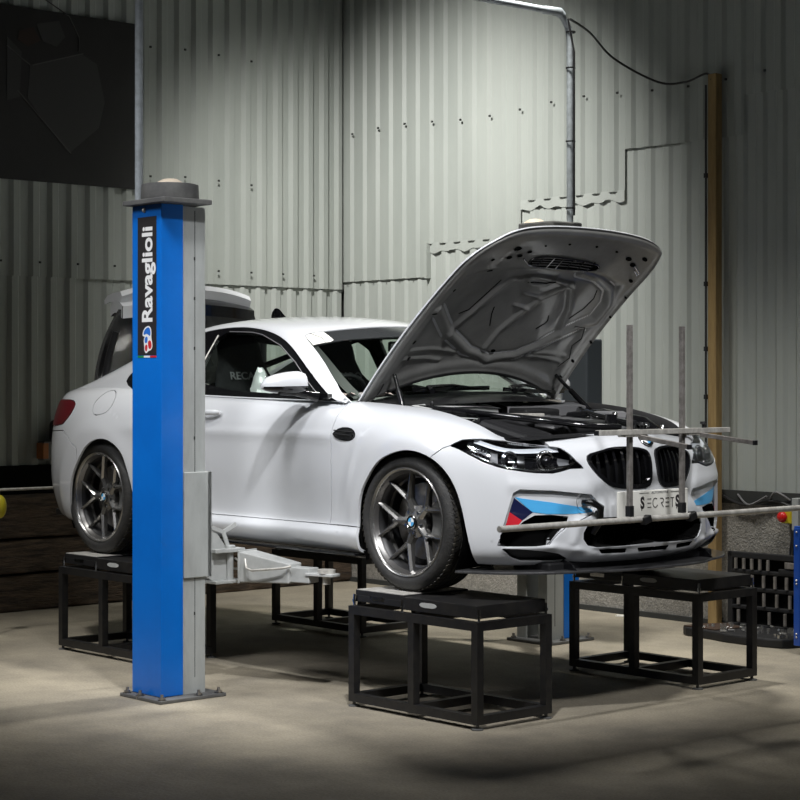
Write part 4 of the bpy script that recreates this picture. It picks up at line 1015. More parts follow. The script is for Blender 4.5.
struct(obj('wall_left',MB().bb(XL-.12,XL-.04,-3.6,YR+.1,0,ZT),M['joint']))
w=corr('wall_right','x',YR+.02,XL,3.2,.88,3.5,M['wall2'],phase=.02,face=-1,depth=.020)
for i,(a,b,z) in enumerate(((XL,-2.41,2.38),(-2.41,-1.44,2.63),(-1.44,-.45,2.885),(-.45,.57,3.17),(.57,3.2,3.425))):
    corr('wall_right','x',YR,a,b,z,ZT,M['wall'],phase=.02,face=-1,depth=.023)
struct(obj('wall_right',MB().bb(XL-.1,3.2,YR+.045,YR+.12,0,ZT),M['joint']))
# torn packing strips under the step flashings
g=MB(); random.seed(5)
for a,b,z in ((-2.41,-1.44,2.63),(-1.44,-.45,2.885)):
    n=90; hf=lambda q:.045+.022*abs(math.sin(q*10.1))**.6+.008*math.sin(q*37+1)
    for i in range(n):
        x0=a+(b-a)*i/n; x1=a+(b-a)*(i+1)/n; h0=hf(x0); h1=hf(x1)
        g.add([(x0,YR-.006,z+.01),(x1,YR-.006,z+.01),(x1,YR-.006,z-h1),(x0,YR-.006,z-h0)],[(0,1,2,3)])
struct(obj('trim_1',g,M['wall2']))
g=MB(); g.box((XL+.027,YR-.022,3.85),(.008,.008,3.1)); struct(obj('trim_2',g,M['joint']))
g=MB(); g.bb(-2.43,-2.40,YR-.045,YR-.0,2.37,2.64); struct(obj('trim_3',g,M['wall']))
g=MB() # fixings
for z in (3.10,4.05):
    for k in range(16): g.box((XL+.036,-2.9+.31*k+.06,z+.01*math.sin(k*2.)),(.012,.014,.014))
for z in (2.42,):
    for k in range(18): g.box((XL+.034,-2.9+.31*k+.06,z),(.012,.014,.014))
for k in range(17): g.box((-3.3+.31*k+.02,YR-.034,3.55+.02*math.sin(k)),(.014,.012,.014))
struct(obj('trim_4',g,M['joint']))
# concrete upstand on the right, sleepers on the left
g=MB(); g.bb(XL,3.2,YR-.03,YR+.1,-.02,.86); struct(obj('wall_right',g,M['concrete']))
g=MB(); g.bb(XL,3.2,YR-.055,YR-.03,-.01,.035); struct(obj('baseboard_right',g,M['joint']))
g=MB(); g.bb(.40,3.2,YR-.05,YR-.02,.80,.885); struct(obj('trim_5',g,M['joint']))
g=MB(); g.bb(-.10,.86,-.001,0.,0,0); 
g=MB(); g.bb(XL-.1,XL+.02,-3.6,YR,.80,1.0); struct(obj('dark_gap_strip',g,M['dark']))  # deep black strip standing in for the shaded gap between sheeting and sleepers
random.seed(11)
zs=[0.0,.26,.50,.80]; 
for i in range(3):
    y=-1.5+.3*i; k=0
    while y<YR-.05:
        L=2.35+.3*((i*3+k)%3); y1=min(y+L,YR-.04)
        g=MB(); n=40
        x1=-3.30+.012*((i+k)%3)
        def sl(a,b,y=y,y1=y1,i=i,x1=x1):
            yy=y+(y1-y)*a; t=b; P_=[(XL,zs[i]+.004),(x1,zs[i]+.006),(x1+.006,zs[i]+.02),(x1+.008*math.sin(yy*5+i),(zs[i]+zs[i+1])/2),(x1+.004,zs[i+1]-.025),(x1-.01,zs[i+1]-.008),(XL,zs[i+1]-.006)]
            j=min(int(t*6),5); f=t*6-j; p=[P_[j][q]*(1-f)+P_[j+1][q]*f for q in (0,1)]
            return (p[0]+.006*math.sin(yy*23+t*9),yy,p[1]+.005*math.sin(yy*2.7+i))
        g.grid(sl,n,12)
        for aa in (0,1): vs=[sl(aa,b/6) for b in range(7)]; g.add(vs,[tuple(range(7))])
        o=obj('timber_sleeper',g,M['sleeper'],smooth=50)
        lab=['lowest','middle','topmost'][i]
        pos='left of the blue column' if k==0 else ('under the car' if k==1 else 'running into the room corner')
        tag(o,'%s rough timber sleeper along the left wall, %s'%(lab,pos),'timber beam','old sleepers stacked along the left wall')
        y=y1+.006;k+=1
# floor, ceiling
g=MB(); g.bb(XL-.2,12,-12,YR+.2,-.1,0); struct(obj('floor',g,M['floor']))
g=MB(); g.bb(XL-.2,12,-12,YR+.2,ZT,ZT+.1); struct(obj('ceiling',g,M['joint']))
# timber post on the right wall
g=MB(); g.bb(.372,.440,2.615,2.68,0,3.57); o=obj('timber_post',g,M['timber'],bevel=.006); tag(o,'tall yellowish timber post standing against the right wall','post')
g=MB()
for z in (1.47,1.78,2.2,2.9,1.15): g.bb(.352,.375,2.60,2.64,z,z+.03)
g.tube([(.362,2.61,z) for z in (1.0,1.6,2.3,3.2,3.5)],.007,6)
obj('post_cable_clip',g,M['black'],o)
# poster
g=MB(); g.bb(XL+.033,XL+.045,-1.6,.80,2.985,4.19); po=obj('wall_poster',g,M['poster']); tag(po,'large dark poster showing machinery hanging on the left wall','poster')
def pflat(name,poly,m,e=.0):
    g=MB().prism(poly,XL+.046+e,XL+.048+e,'x'); return obj(name,g,M[m],po)
def pp(u,v):  # photo-independent poster coordinates (y,z), 0..1 from the top left of the visible part
    return (-.32+1.12*u/135.,4.35-1.20*(v-0)/190.-.0)
pflat('poster_print',[pp(*q) for q in ((22,88),(72,68),(88,78),(96,120),(90,150),(60,182),(36,150),(20,125))],'poster2')
pflat('poster_print',[pp(*q) for q in ((0,60),(14,75),(12,125),(0,130))],'poster2',.001)
pflat('poster_print',[pp(*q) for q in ((28,42),(50,35),(56,52),(48,64),(34,60))],'poster2',.002)
pflat('poster_print',[pp(*q) for q in ((12,52),(25,46),(32,60),(20,68),(10,62))],'poster3',.002)
for L in (((25,88),(74,68)),((34,12),(60,28),(70,50),(70,66)),((10,118),(62,182)),((0,70),(14,82),(22,88))):
    P_=[pp(*q) for q in L]; g=MB()
    for i in range(len(P_)-1): g.bar((XL+.049,*P_[i]),(XL+.049,*P_[i+1]),.003,.008)
    obj('poster_line',g,M['poster4'],po)
# ================================================================ two-post lift
def lift_column(sgn,name,label):
    """sgn -1 near (y<0), +1 far; inner side faces the car"""
    t=thing(name,label,'lift',(.24,-1.5,0) if sgn<0 else (.10,1.40,0),0,None)
    x=.2; 
    def L(v): return v
    g=MB()
    o_=.195  # outer face distance from the centre
    # painted outer cover, bevelled corners   (local coordinates: +y = outward)
    P_=[(-.14,-.04),(-.14,.120),(-.118,.145),(.135,.145),(.135,.012),(.128,.012),(.128,.138),(-.115,.138),(-.132,.118),(-.132,-.04)]
    cov=[(px,sgn*py) for px,py in P_]
    obj('column_cover',MB().prism(cov,.02,2.465),M['blue'],t,bevel=.003)
    Q=[(-.130,-.13),(-.130,.10),(.127,.10),(.127,-.13),(.05,-.13),(.05,-.110),(.105,-.110),(.105,.08),(-.108,.08),(-.108,-.110),(-.05,-.110),(-.05,-.13)]
    obj('column_post',MB().prism([(px,sgn*py) for px,py in Q],.015,2.46),M['grey'],t,bevel=.004)
    g=MB(); g.bb(.1685,.1695,sgn*.045,sgn*-.045,.3,.303)
    g=MB()
    for z in (.42,.85,1.3,1.75,2.0,2.2): g.box((.1285,sgn*-.062,z),(.002,.008,.016))
    g.bar((.128,sgn*-.064,.1),(.128,sgn*-.064,2.44),.002,.0025)
    obj('column_slot',g,M['joint'],t)
    g=MB(); g.bb(-.15,.21,sgn*.20,sgn*-.20,.0,.018); base=obj('base_plate',g,M['dgrey'],t,bevel=.004)
    g=MB()
    for a,b in ((-.12,.175),(.185,.175),(.185,-.17),(-.12,-.17),(.0,.178),(.18,-.05)):
        g.lathe([(0,.045),(.008,.045),(.008,.03),(.016,.03),(.016,.018),(.024,.018),(.024,.0)],'z',c=(a,sgn*b,0),n=8)
    obj('anchor_bolt',g,M['steel'],base)
    g=MB(); g.bb(-.14,.225,sgn*.19,sgn*-.10,2.465,2.49); top=obj('top_plate',g,M['dgrey'],t,bevel=.004)
    if sgn<0:
        g=MB().lathe([(0,.0),(.142,0),(.145,.01),(.142,.075),(.134,.078),(0,.078)],'z',c=(.068,-.045,2.49),n=48); obj('motor_cap',g,M['dgrey'],top,smooth=40)
    else: obj('motor_cap',MB().box((-.02,.05,2.525),(.30,.26,.07)),M['dgrey'],top,bevel=.01)
    g=MB().lathe([(.075,0),(.062,.015),(.035,.03),(0,.034)],'z',c=(.068,-.045,2.566) if sgn<0 else (-.10,.0,2.555),n=32); obj('cap_dome',g,M['beige'],top,smooth=60)
    return t
near=lift_column(-1,'lift_column','blue and grey lift column in front of the white car, carrying the black name decal')
far=lift_column(1,'lift_column','lift column beyond the car, mostly hidden behind the open bonnet')
# decal on the near cover (outer face y = -1.645)
def face(g,px,z): return xf(g,Matrix.Translation((px+.055,-.1465,z))@Matrix(((1,0,0),(0,0,-1),(0,1,0))).to_4x4())
g=MB(); g.bb(-.068,.095,-.1468,-.145,1.715,2.405); de=obj('name_decal',g,M['decal'],near); de['label']='tall black decal with white lettering'
t=text_mb('Ravaglioli',.155,.0006,1.12,.0045)
ys=[v[0] for v in t.v]; w_=max(ys)-min(ys); s=.475/w_; t.v=[(v[0]*s-(max(ys)+min(ys))/2*s,v[1]*.80,v[2]) for v in t.v]
t=xf(t,Matrix.Rotation(math.pi/2,4,'Z')); obj('decal_lettering',face(t,-.034,2.118),M['dwhite'],de)
def blob(pts,m,e=.0):
    g=MB().prism([(a*.9,b*.78) for a,b in smoothpoly(pts,2)],-.0006+e,.0006+e); obj('decal_emblem',face(g,-.038,1.800),M[m],de)
blob([(-.045,.035),(-.030,.062),(.005,.080),(.030,.072),(.042,.040),(.038,.005),(.046,-.020),(.052,-.055),(.038,-.078),(.012,-.082),(-.010,-.100),(-.028,-.085),(-.030,-.045),(-.036,-.010),(-.022,.010),(-.046,.012)],'dwhite')
blob([(-.038,.034),(-.020,.058),(.008,.071),(.026,.062),(.034,.035),(.028,.010),(.010,.022),(-.010,.030),(-.030,.018)],'trolley_l',.0006)
blob([(-.026,-.004),(-.010,.012),(.006,.004),(.0,-.030),(-.022,-.034)],'trolley_l',.0006)
blob([(-.022,-.045),(.0,-.040),(.004,-.060),(-.006,-.088),(-.022,-.078)],'ired',.0006)
blob([(.008,-.020),(.030,-.012),(.044,-.040),(.040,-.066),(.018,-.072),(.008,-.045)],'ired',.0006)
for k,mn in enumerate(('green','dwhite','ired')):
    g=MB(); g.bb(-.068+.0543*k,-.0137+.0543*k,-.1468,-.145,1.703,1.712); obj('decal_flag',g,M[mn],de)
g=MB().sphere((-.01,-.147,2.44),.012,10,8); obj('cover_screw',g,M['alu'],near,smooth=60)
g=MB().tube([(-.13,.0,2.40),(-.185,-.04,2.37),(-.215,-.07,2.30),(-.19,-.04,2.22),(-.135,.0,2.19)],.006,8); obj('cable_loop',g,M['galv'],near,smooth=60)
# carriage + arms on the near column (local origin .2,-1.45)
g=MB(); g.bb(-.12,.142,.132,.16,.60,1.13); g.bb(.130,.142,-.01,.16,.60,1.13)
car_=obj('carriage',g,M['grey'],near,bevel=.004)
g=MB(); g.prism([(.13,.63),(.33,.70),(.33,.52),(.20,.50)],.06,.075,'x'); 
g.add([],[])
for x_ in (-.06,.20):
    g.prism([(.06,.90),(.30,.79),(.37,.70),(.37,.545),(.30,.53),(.14,.62)],x_-.008,x_+.008,'x')
obj('gusset_plate',g,M['lgrey'],near,bevel=.003)
g=MB(); g.bar((.205,.06,.905),(.215,.33,.80),.012,.02); g.bar((.215,.33,.80),(.225,.37,.68),.012,.02); g.bar((.23,.40,.84),(.215,.33,.80),.012,.02)
obj('gusset_rib',g,M['lgrey'],near)
g=MB(); g.bb(-.08,.26,.25,.44,.695,.715); g.bb(-.08,.26,.25,.44,.535,.55); g.bb(-.08,-.065,.25,.44,.55,.70)
g.lathe([(.018,.53),(.018,.72)],'z',c=(.22,.37,0),n=16); g.lathe([(0,.73),(.028,.73),(.028,.715)],'z',c=(.22,.37,0),n=16)
g.bb(.155,.165,.25,.36,.55,.70)
hb=obj('arm_bracket',g,M['lgrey'],near,bevel=.003)
# arm: tapered box from the pin to the pad
A0=Vector((.24,.37,.625)); A1=Vector((.40,.66,.625)); dirn=(Vector((.60,.60,.625))-A0); 
A0=Vector((.22,.40,.627)); dirn=Vector((.50,.12,0)).normalized()
def lp(s_,o_,z): r=Vector((dirn.y,-dirn.x,0)); v=A0+dirn*s_+r*o_; return (v.x,v.y,z)
def tbox(s0,s1,w0,w1,z0a,z1a,z0b,z1b):
    g=MB(); vs=[lp(s0,-w0,z0a),lp(s0,w0,z0a),lp(s0,w0,z1a),lp(s0,-w0,z1a),lp(s1,-w1,z0b),lp(s1,w1,z0b),lp(s1,w1,z1b),lp(s1,-w1,z1b)]
    g.add(vs,[(0,1,2,3),(7,6,5,4),(0,4,5,1),(1,5,6,2),(2,6,7,3),(3,7,4,0)]); return g
g=tbox(.08,.40,.07,.055,.545,.705,.555,.655)
arm=obj('lift_arm',g,M['lgrey'],near,bevel=.006)
g=tbox(.36,.52,.042,.042,.562,.638,.562,.638); obj('arm_extension',g,M['lgrey'],arm,bevel=.004)
g=tbox(.50,.66,.05,.035,.600,.615,.600,.615); obj('pad_plate',g,M['lgrey'],arm,bevel=.003)
g=MB(); c=lp(.60,0,0); g.lathe([(0,.635),(.045,.635),(.045,.615),(.02,.61),(.02,.56),(.0,.56)],'z',c=(c[0],c[1],0),n=24); obj('lifting_pad',g,M['alu'],arm,smooth=40)
g=MB(); g.tube([lp(.14,.085,.67),lp(.16,.10,.625),lp(.20,.105,.615),lp(.38,.085,.635),lp(.42,.06,.645)],.006,8); obj('lock_rod',g,M['alu'],arm,smooth=60)
g=MB(); g.tube([(.0,.20,.66),(.10,.33,.60),(.20,.45,.60),(.24,.45,.63),(.22,.40,.66)],.006,8); obj('lock_rod',g,M['alu'],arm,smooth=60)
g=tbox(.08,.09,.074,.074,.54,.71,.54,.71); obj('arm_collar',g,M['lgrey'],arm,bevel=.002)
g=MB(); g.bb(.0,.01,0,.01,0,.01)
for o_ in [q for q in bpy.data.objects if q.parent==near and q.name.split('.')[0] in ('gusset_plate','gusset_rib','arm_bracket','lift_arm','lock_rod')]: o_.location=(-.275,.05,0)
# far carriage
g=MB(); g.bb(-.12,.142,-.16,-.132,.60,1.13); obj('carriage',g,M['grey'],far,bevel=.004)
obj('control_box',MB().box((.24,.06,1.62),(.20,.14,.44)),M['slate'],far,bevel=.01)
g=MB(); g.bar((.1,-.3,.62),(.50,-.62,.62),.09,.08); g.bar((-.1,-.3,.62),(-.7,-.65,.62),.09,.08); g.bb(-.14,.2,-.36,-.2,.55,.70); obj('lift_arm',g,M['lgrey'],far,bevel=.004)
# conduit joining the two columns overhead
g=MB(); g.tube([(.122,-1.605,2.492),(.122,-1.605,3.62),(.122,-1.60,3.72),(.125,-1.53,3.80),(.13,-1.40,3.83),(.15,.0,3.84),(.18,1.36,3.84),(.19,1.44,3.82),(.195,1.49,3.75),(.2,1.50,3.66),(.2,1.50,2.492)],.021,14)
cd=obj('conduit_pipe',g,M['galv'],smooth=60); tag(cd,'galvanised conduit rising from both lift columns and crossing overhead','pipe')
g=MB().tube([(.235,1.50,2.6),(.24,1.495,3.1),(.235,1.50,3.60),(.22,1.46,3.80)],.006,6); obj('conduit_cable',g,M['black'],cd,smooth=60)
for z in (2.64,3.05,3.5,3.72): obj('cable_tie',MB().lathe([(.026,0),(.030,0),(.030,.010),(.026,.010)],'z',c=(.205,1.50,z),n=16,closed=True),M['black'],cd)
g=MB().tube([(.19,1.44,3.82),(.19,1.42,3.84),(.17,1.30,3.842)],[.028,.028,.026],12); obj('conduit_elbow',g,M['galv'],cd,smooth=60)
# slack cable to the timber post
P_=[Vector((.22,1.48,3.80)),Vector((.0,1.9,3.80)),Vector((-.15,2.3,3.70)),Vector((-.05,2.62,3.57)),Vector((.15,2.66,3.55)),Vector((.34,2.64,3.58)),Vector((.40,2.62,3.53))]
def cr(P_,k=8):
    out=[]
    for i in range(len(P_)-1):
        p0=P_[max(i-1,0)];p1=P_[i];p2=P_[i+1];p3=P_[min(i+2,len(P_)-1)]
        for j in range(k):
            t=j/k; out.append(.5*((2*p1)+(p2-p0)*t+(2*p0-5*p1+4*p2-p3)*t*t+(3*p1-p0-3*p2+p3)*t**3))
    return out+[P_[-1]]
o=obj('slack_cable',MB().tube(cr(P_),.0075,6),M['black'],smooth=60); tag(o,'thin black cable drooping from the conduit bend to the timber post','cable')
# ================================================================ wheel stands with turntables
def stand():
    t=thing('wheel_stand','x','stand')
    L_,W_,Ht=.90,.49,.49; s=.04
    f=MB()
    for z in (.045,Ht-s/2-.0):
        for y in (-W_/2+s/2,W_/2-s/2): f.bb(-L_/2,L_/2,y-s/2,y+s/2,z-s/2+.0,z+s/2)
        for x in (-L_/2+s/2,0,L_/2-s/2): f.bb(x-s/2,x+s/2,-W_/2+s,W_/2-s,z-s/2,z+s/2)
    obj('rail_frame',f,M['frame'],t)
    for x in (-L_/2+s/2,0.,L_/2-s/2):
        for y in (-W_/2+s/2,W_/2-s/2):
            if x==0. and y>0: continue
            g=MB(); g.bb(x-s/2,x+s/2,y-s/2,y+s/2,.065,Ht-s); lg=obj('leg',g,M['frame'],t)
            if x!=0.:
                g=MB().lathe([(0,.0),(.028,0),(.028,.006),(.008,.010),(.008,.028),(0,.028)],'z',c=(x,y,0),n=16); obj('foot',g,M['dgrey'],lg,smooth=30)
    return t
def turntable(t_slide,lab1,lab2):
    pass
st=stand()
def plates():
    """slip plate + turntable deck, resting on levelling bolts above the stand"""
    t=thing('turntable','x','turntable')
    g=MB(); g.bb(-.43,-.085,-.215,.215,.053,.077); g.bb(-.43,-.085,-.215,-.205,.02,.053); g.bb(-.10,-.085,-.215,.215,.02,.053); g.bb(-.43,-.415,-.215,.215,.02,.053)
    obj('slip_deck',g,M['black'],t,bevel=.002)
    g=MB(); g.bb(-.425,-.09,-.21,.20,.077,.080); obj('silver_plate',g,M['alu'],t)
    g=MB(); g.bb(-.075,.425,-.225,.225,.012,.072); dk=obj('turntable_deck',g,M['frame'],t,bevel=.002)
    g=MB().prism([(.10+.038*math.cos(a)+(.02 if math.cos(a)>0 else -.02),.046+.012*math.sin(a)) for a in [2*math.pi*k/20 for k in range(20)]],-.2265,-.2245,'y'); obj('hand_slot',g,M['lgrey'],dk)
    g=MB(); g.bb(-.32,-.22,-.2165,-.2145,.035,.055); obj('slip_slot',g,M['chrome'],t)
    for x,y in ((-.44,-.215),(-.08,-.225),(.435,-.22),(.435,.22),(-.44,.21)):
        g=MB().lathe([(0,.055),(.006,.055),(.006,.03),(.010,.03),(.010,.018),(.006,.018),(.006,.0),(0,0)],'z',c=(x,y,0),n=10); obj('levelling_bolt',g,M['chrome'],t,smooth=30)
    return t
pl_=plates()
ST=[((1.53,-.785),'black steel stand under the near front wheel, nearest of the four','lying on the nearest stand, under the near front wheel'),
    ((-1.10,-.80),'black steel stand under the near rear wheel, partly behind the blue column','under the near rear wheel beside the blue column'),
    ((1.475,.85),'black steel stand below the far front corner of the bumper','below the far front corner of the bumper'),
    ((-1.18,.86),'black steel stand seen between the lift arm and the floor at the far rear','at the far rear wheel, in the shade under the car')]
for i,((x,y),l1,l2) in enumerate(ST):
    a=st if i==0 else copytree(st); a.location=(x,y,0); a['label']=l1; a['group']='black stands under the wheels'
    b=pl_ if i==0 else copytree(pl_); b.location=(x,y,.49); b['label']='silver and black wheel turntable '+l2; b['group']='wheel turntables on the stands'
# ================================================================ alignment bars in front of the car
def bar_obj(name,a,b,w,m,label,h=None,grp=None):
    o=obj(name,MB().bar(a,b,w,h or w),M[m],bevel=.0015); tag(o,label,'bar',grp); return o
X0=2.33
u1=bar_obj('upright_bar',(X0,-.39,.965),(X0,-.39,1.845),.022,'alud','upright square bar left of the number plate letters, nearer the headlamp')
u2=bar_obj('upright_bar',(X0,-.015,.965),(X0,-.015,1.845),.022,'alud','upright square bar at the right end of the number plate')
for u,yy in ((u1,-.39),(u2,-.015)):
    obj('rubber_end',MB().box((X0,yy,.985),(.030,.030,.05)),M['black'],u,bevel=.003)
g=MB().tube([(X0-.005,-1.235,.945),(X0+.03,.87,.945)],.0145,12)
sb=obj('cross_bar',g,M['alu'],smooth=60); tag(sb,'long pale bar running level across the bumper and past the timber post','bar')
for yy in (-.30,.03): obj('bar_clamp',MB().box((X0+.02,yy,.942),(.035,.05,.035),Matrix.Rotation(.3,3,'X')),M['black'],sb,bevel=.004)
g=MB().bar((X0+.028,-.645,1.350),(X0+.028,.30,1.350),.026,.024); ub=obj('cross_bar',g,M['alu'],bevel=.002); tag(ub,'shorter pale bar clamped level across the two uprights above the grille','bar')
for yy in (-.39,.06):
    obj('bar_clamp',MB().box((X0+.012,yy,1.345),(.05,.14,.034)),M['alu'],ub,bevel=.004)
    obj('clamp_knob',MB().lathe([(0,.03),(.016,.03),(.018,.02),(.008,.015),(.008,0)],'z',c=(X0+.02,yy+.06,1.362),n=14),M['black'],ub,smooth=40)
obj('bar_end_cap',MB().box((X0+.028,-.648,1.35),(.024,.008,.022)),M['black'],ub)
a1=bar_obj('arm_bar',(X0+.04,-.36,1.328),(X0+.36,-.40,1.290),.020,'alud','thin dark bar pointing forward from the left upright')
a2=bar_obj('arm_bar',(X0+.04,.08,1.330),(X0+.38,.05,1.300),.020,'alud','thin dark bar pointing forward past the timber post')
for o,e in ((a1,(X0+.36,-.40,1.290)),(a2,(X0+.38,.05,1.300))): obj('bar_end_cap',MB().box(e,(.012,.022,.022)),M['black'],o)
o=obj('string_bar',MB().tube([(-2.36,-1.5,.905),(-2.36,.6,.905)],.009,10),M['alu'],smooth=60); tag(o,'pale level bar behind the car tail at the left edge','bar')
g=MB().sphere((-2.36,-.975,.80),(.05,.045,.075),16,10); o=obj('yellow_clamp',g,M['yellow'],smooth=60); tag(o,'yellow clamp at the left edge in front of the sleepers','clamp')
obj('clamp_neck',MB().tube([(-2.36,-.975,.86),(-2.36,-.975,.90)],.008,8),M['black'],o)
obj('clamp_weight',MB().tube([(-2.36,-1.02,0),(-2.36,-.975,.74)],.008,8),M['black'],o)
# ================================================================ small items
t=thing('wall_socket_box','grey socket box with an orange label on the left wall behind the tail','socket',(XL+.03,.02,1.04))
obj('box_body',MB().box((.045,.02,.06),(.09,.22,.13)),M['dgrey'],t,bevel=.006)
obj('orange_side',MB().box((.047,-.075,.06),(.092,.045,.11)),M['orange'],t,bevel=.004)
obj('socket_face',MB().box((.092,.05,.06),(.004,.09,.09)),M['mgrey'],t); obj('chrome_bit',MB().box((.096,.03,.065),(.006,.014,.04)),M['chrome'],t); obj('chrome_bit',MB().box((.096,.045,.04),(.006,.03,.02)),M['chrome'],t)
o=obj('wall_speaker',MB().box((XL+.085,.085,1.235),(.10,.15,.16)),M['black'],bevel=.035,segs=4); tag(o,'rounded black box above the socket on the left wall','box')
t=thing('stop_switch','red emergency stop button on a yellow box with a grey side on the concrete wall','switch',(.99,YR-.03,.74))
obj('yellow_box',MB().box((-.02,-.035,0),(.085,.07,.085)),M['yellow'],t,bevel=.004)
obj('stop_button',MB().lathe([(0,-.065),(.022,-.065),(.032,-.055),(.034,-.04),(.020,-.03),(.016,0)],'y',c=(-.035,-.055,0),n=24),M['ered'],t,smooth=50)
obj('grey_box',MB().box((.055,-.045,.02),(.05,.09,.20)),M['grey'],t,bevel=.004)
o=obj('wall_cables',MB().tube(cr([Vector(p) for p in ((.40,YR-.05,.86),(.6,YR-.07,.80),(.85,YR-.06,.83),(1.1,YR-.07,.79),(1.6,YR-.06,.84),(2.2,YR-.05,.82))]),.009,6),M['black'],smooth=60); tag(o,'black cables looping along the top of the concrete wall','cable')
for k,P_ in enumerate((((.55,YR-.05,.86),(.66,YR-.08,.80),(.80,YR-.08,.86)),((.80,YR-.05,.84),(.88,YR-.09,.89),(.96,YR-.05,.84)))): obj('cable_strand',MB().tube(cr([Vector(p) for p in P_]),.007,6),M['mgrey'],o,smooth=60)
obj('cable_strand',MB().tube([(.96,YR-.05,.70),(.97,YR-.05,.60),(.95,YR-.05,.45)],.008,6),M['mgrey'],o,smooth=60)
# blow-moulded tool case, open
t=thing('socket_set_case','open black blow moulded socket case, lid leaning on the concrete wall','tool case',(.92,2.50,0),math.radians(3))
L_=.66;
lid_=MB(); hh=.50
def lidbar(x0,x1,z0,z1,d=.035): lid_.bb(x0,x1,.06,.06+d,z0,z1)
lidbar(-.33,.36,.02,.06);lidbar(-.33,.36,.47,.51);lidbar(-.33,-.29,.02,.51);lidbar(.30,.36,.02,.51)
for z in (.15,.265,.375): lidbar(-.30,.33,z,z+.025)
lidbar(.05,.34,.375,.42)
obj('case_lid',lid_,M['case'],t,bevel=.006)
obj('lid_back',MB().bb(-.32,.35,.088,.10,.03,.50),M['dark'],t)
g=MB(); g.bb(.10,.27,.055,.062,.425,.465); obj('carry_handle',g,M['alud'],t,bevel=.01)
random.seed(2)
for r,(z0,n,xa,xb,hgt) in enumerate(((.405,5,-.26,-.02,.065),(.295,6,-.22,.20,.075),(.18,5,-.24,.14,.08),(.07,5,-.24,.22,.075))):
    for k in range(n):
        x=xa+(xb-xa)*k/(n-1); g=MB().tube([(x,.055,z0),(x,.055,z0+hgt)],.011,8); so=obj('lid_socket',g,M['alud'],t,smooth=40)
g=MB(); g.prism(smoothpoly([(-.42,-.16),(-.44,-.30),(-.2,-.34),(0,-.40),(.35,-.40),(.42,-.30),(.42,.04),(-.30,.04)],1),.0,.055); tr=obj('case_tray',g,M['case'],t,bevel=.01)
g=MB(); g.prism([(-.40,-.17),(-.41,-.29),(-.15,-.32),(-.10,-.10),(-.28,.0)],.056,.062); obj('rust_brown_tray',g,mat('brown_tray',(.05,.028,.018),.6),t)
for k in range(70):
    x=random.uniform(-.28,.36);y=random.uniform(-.36,.02)
    if x<-.1 and y<-.28: continue
    r=random.uniform(.006,.014); 
    if k%3==0: g=MB().tube([(x,y,.062),(x+random.uniform(-.05,.05),y+random.uniform(-.02,.02),.064)],r*.7,8)
    else: g=MB().lathe([(r*.5,.075),(r,.075),(r,.05),(0,.05)],'z',c=(x,y,0),n=10)
    obj('tray_socket',g,M['sock'],t,smooth=30)
# blue trolley at the right edge
t=thing('tool_trolley','blue steel trolley frame at the right edge beside the socket case','trolley',(1.865,2.22,0))
g=MB(); 
for x in (-.36,.36):
    for y in (-.18,.18): g=MB(); g.bb(x-.022,x+.022,y-.022,y+.022,.05,.735); obj('trolley_post',g,M['trolley'],t,bevel=.004)
for z in (.08,.40,.70):
    g=MB(); g.bb(-.38,.38,-.20,-.17,z,z+.045);g.bb(-.38,.38,.17,.20,z,z+.045); g.bb(-.38,.38,-.18,.18,z,z+.01); obj('trolley_shelf',g,M['trolley'],t,bevel=.003)
g=MB()
for z in (.10,.12,.41,.43,.63,.71): g.sphere((-.36,-.204,z),.006,8,6)
obj('trolley_rivet',g,M['alu'],t)
for x in (-.33,.33):
    for y in (-.15,.15): obj('castor',MB().lathe([(0,-.015),(.028,-.015),(.03,0),(.028,.015),(0,.015)],'y',c=(x,y,.03),n=18),M['black'],t,smooth=40)
# silver foil cover leaning in the door window (inside the car)
g=MB(); random.seed(9); n=12; m=14
for i in range(n+1):
    t_=i/n; r=.095*(1-t_)**.7+.020
    for k in range(m):
        a=2*math.pi*k/m; q=r*(1+random.uniform(-.16,.16)); g.v.append((-.16+q*math.cos(a)*1.0-.02*t_,-.60+q*.6*math.sin(a),H+.80+.29*t_+random.uniform(-.006,.006)))
for i in range(n):
    for k in range(m): g.f.append((i*m+k,i*m+(k+1)%m,(i+1)*m+(k+1)%m,(i+1)*m+k)); g.mi.append(0)
g.f.append(tuple(n*m+k for k in range(m)));g.mi.append(0)
o=obj('foil_cover',g,M['foil'],smooth=15); tag(o,'crumpled silver foil cover standing inside the driver window','cover')
# offcut lying by the right wall
o=obj('paper_scrap',MB().box((-.35,2.60,.006),(.07,.04,.008),Matrix.Rotation(.4,3,'Z')),M['white']); tag(o,'small white scrap on the floor at the foot of the right wall','scrap')
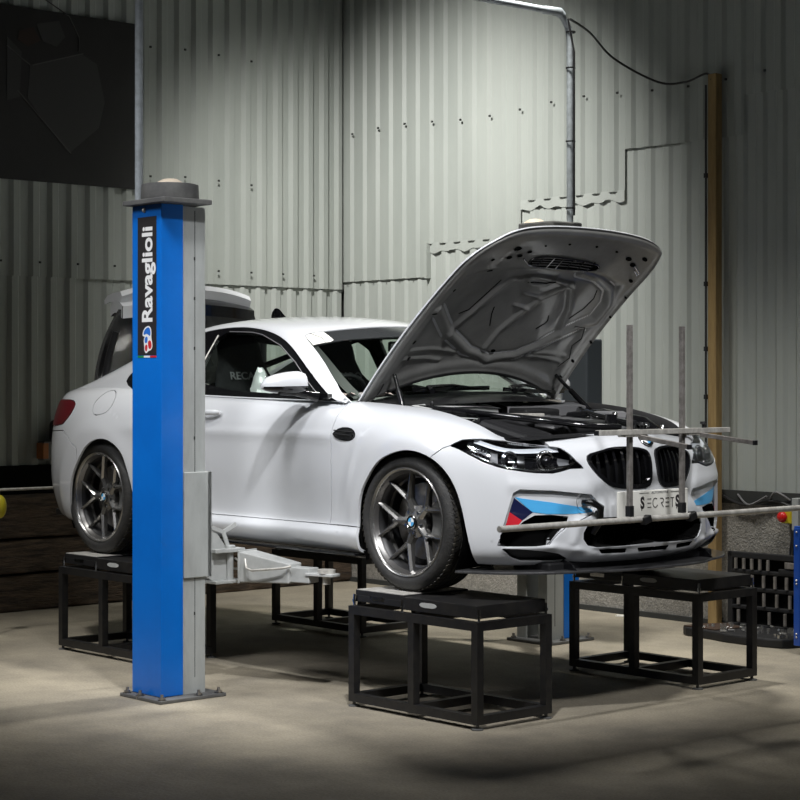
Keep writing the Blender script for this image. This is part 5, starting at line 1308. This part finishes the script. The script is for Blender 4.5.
# ================================================================ light
def area(loc,tgt,size,power,col=(1,1,1),sy=None,spread=180):
    l=bpy.data.lights.new('light','AREA'); l.energy=power; l.size=size; l.color=col; l.spread=math.radians(spread)
    if sy: l.shape='RECTANGLE'; l.size_y=sy
    o=bpy.data.objects.new('ceiling_lamp',l); COL.objects.link(o); o.location=loc
    d=Vector(tgt)-Vector(loc); o.rotation_euler=d.to_track_quat('-Z','Y').to_euler(); return o
def spot(loc,tgt,ang,power,col=(1,1,1),r=.15,blend=1.):
    l=bpy.data.lights.new('light','SPOT'); l.energy=power; l.spot_size=math.radians(ang); l.spot_blend=blend; l.shadow_soft_size=r; l.color=col
    o=bpy.data.objects.new('unseen_spot',l); COL.objects.link(o); o.location=loc
    d=Vector(tgt)-Vector(loc); o.rotation_euler=d.to_track_quat('-Z','Y').to_euler(); return o
spot((-.8,-.4,5.2),(-2.3,2.75,1.9),71,860,(1.,.985,.95),.2,1.)
spot((.3,.9,5.0),(.2,.4,0),84,560,(1.,.985,.93),.2,.9)
spot((1.7,-3.3,5.1),(.4,-1.0,1.0),48,320,(.98,.985,1.),.35,1.)
spot((3.6,-2.9,5.1),(1.0,-.7,.9),46,680,(.98,.985,1.),.12,1.)
spot((5.2,-1.6,4.6),(1.3,-.1,.9),38,420,(.98,.985,1.),.25,1.)  # added fill light for the bumper and bonnet underside, no fixture known
spot((-1.2,-5.0,4.6),(-.1,-1.5,1.3),42,420,(.98,.985,1.),.8,1.)
spot((-1.3,-2.4,5.2),(-1.5,-1.3,0),52,330,(1.,.985,.95),.2,1.)  # unseen lamp added to brighten the left floor and rear flank
spot((3.2,1.0,5.1),(.9,1.5,.0),54,330,(1.,.985,.94),.2,1.)

W=bpy.data.worlds.new('w'); SC.world=W; W.use_nodes=True
bg=W.node_tree.nodes['Background']; bg.inputs[0].default_value=(.8,.85,.9,1); bg.inputs[1].default_value=.026
# ================================================================ camera
cam=bpy.data.cameras.new('camera'); co=bpy.data.objects.new('camera',cam); COL.objects.link(co)
cam.sensor_width=36; cam.lens=1877.25/800*36; cam.shift_y=-18/800.
co.location=(8.065,-6.967,1.581); yaw=2.40966
co.rotation_euler=(math.pi/2,0,yaw-math.pi/2)
SC.camera=co
SC.view_settings.view_transform='Standard'; SC.view_settings.look='None'; SC.view_settings.gamma=1; SC.view_settings.use_curve_mapping=False
SC.view_settings.exposure=0.46
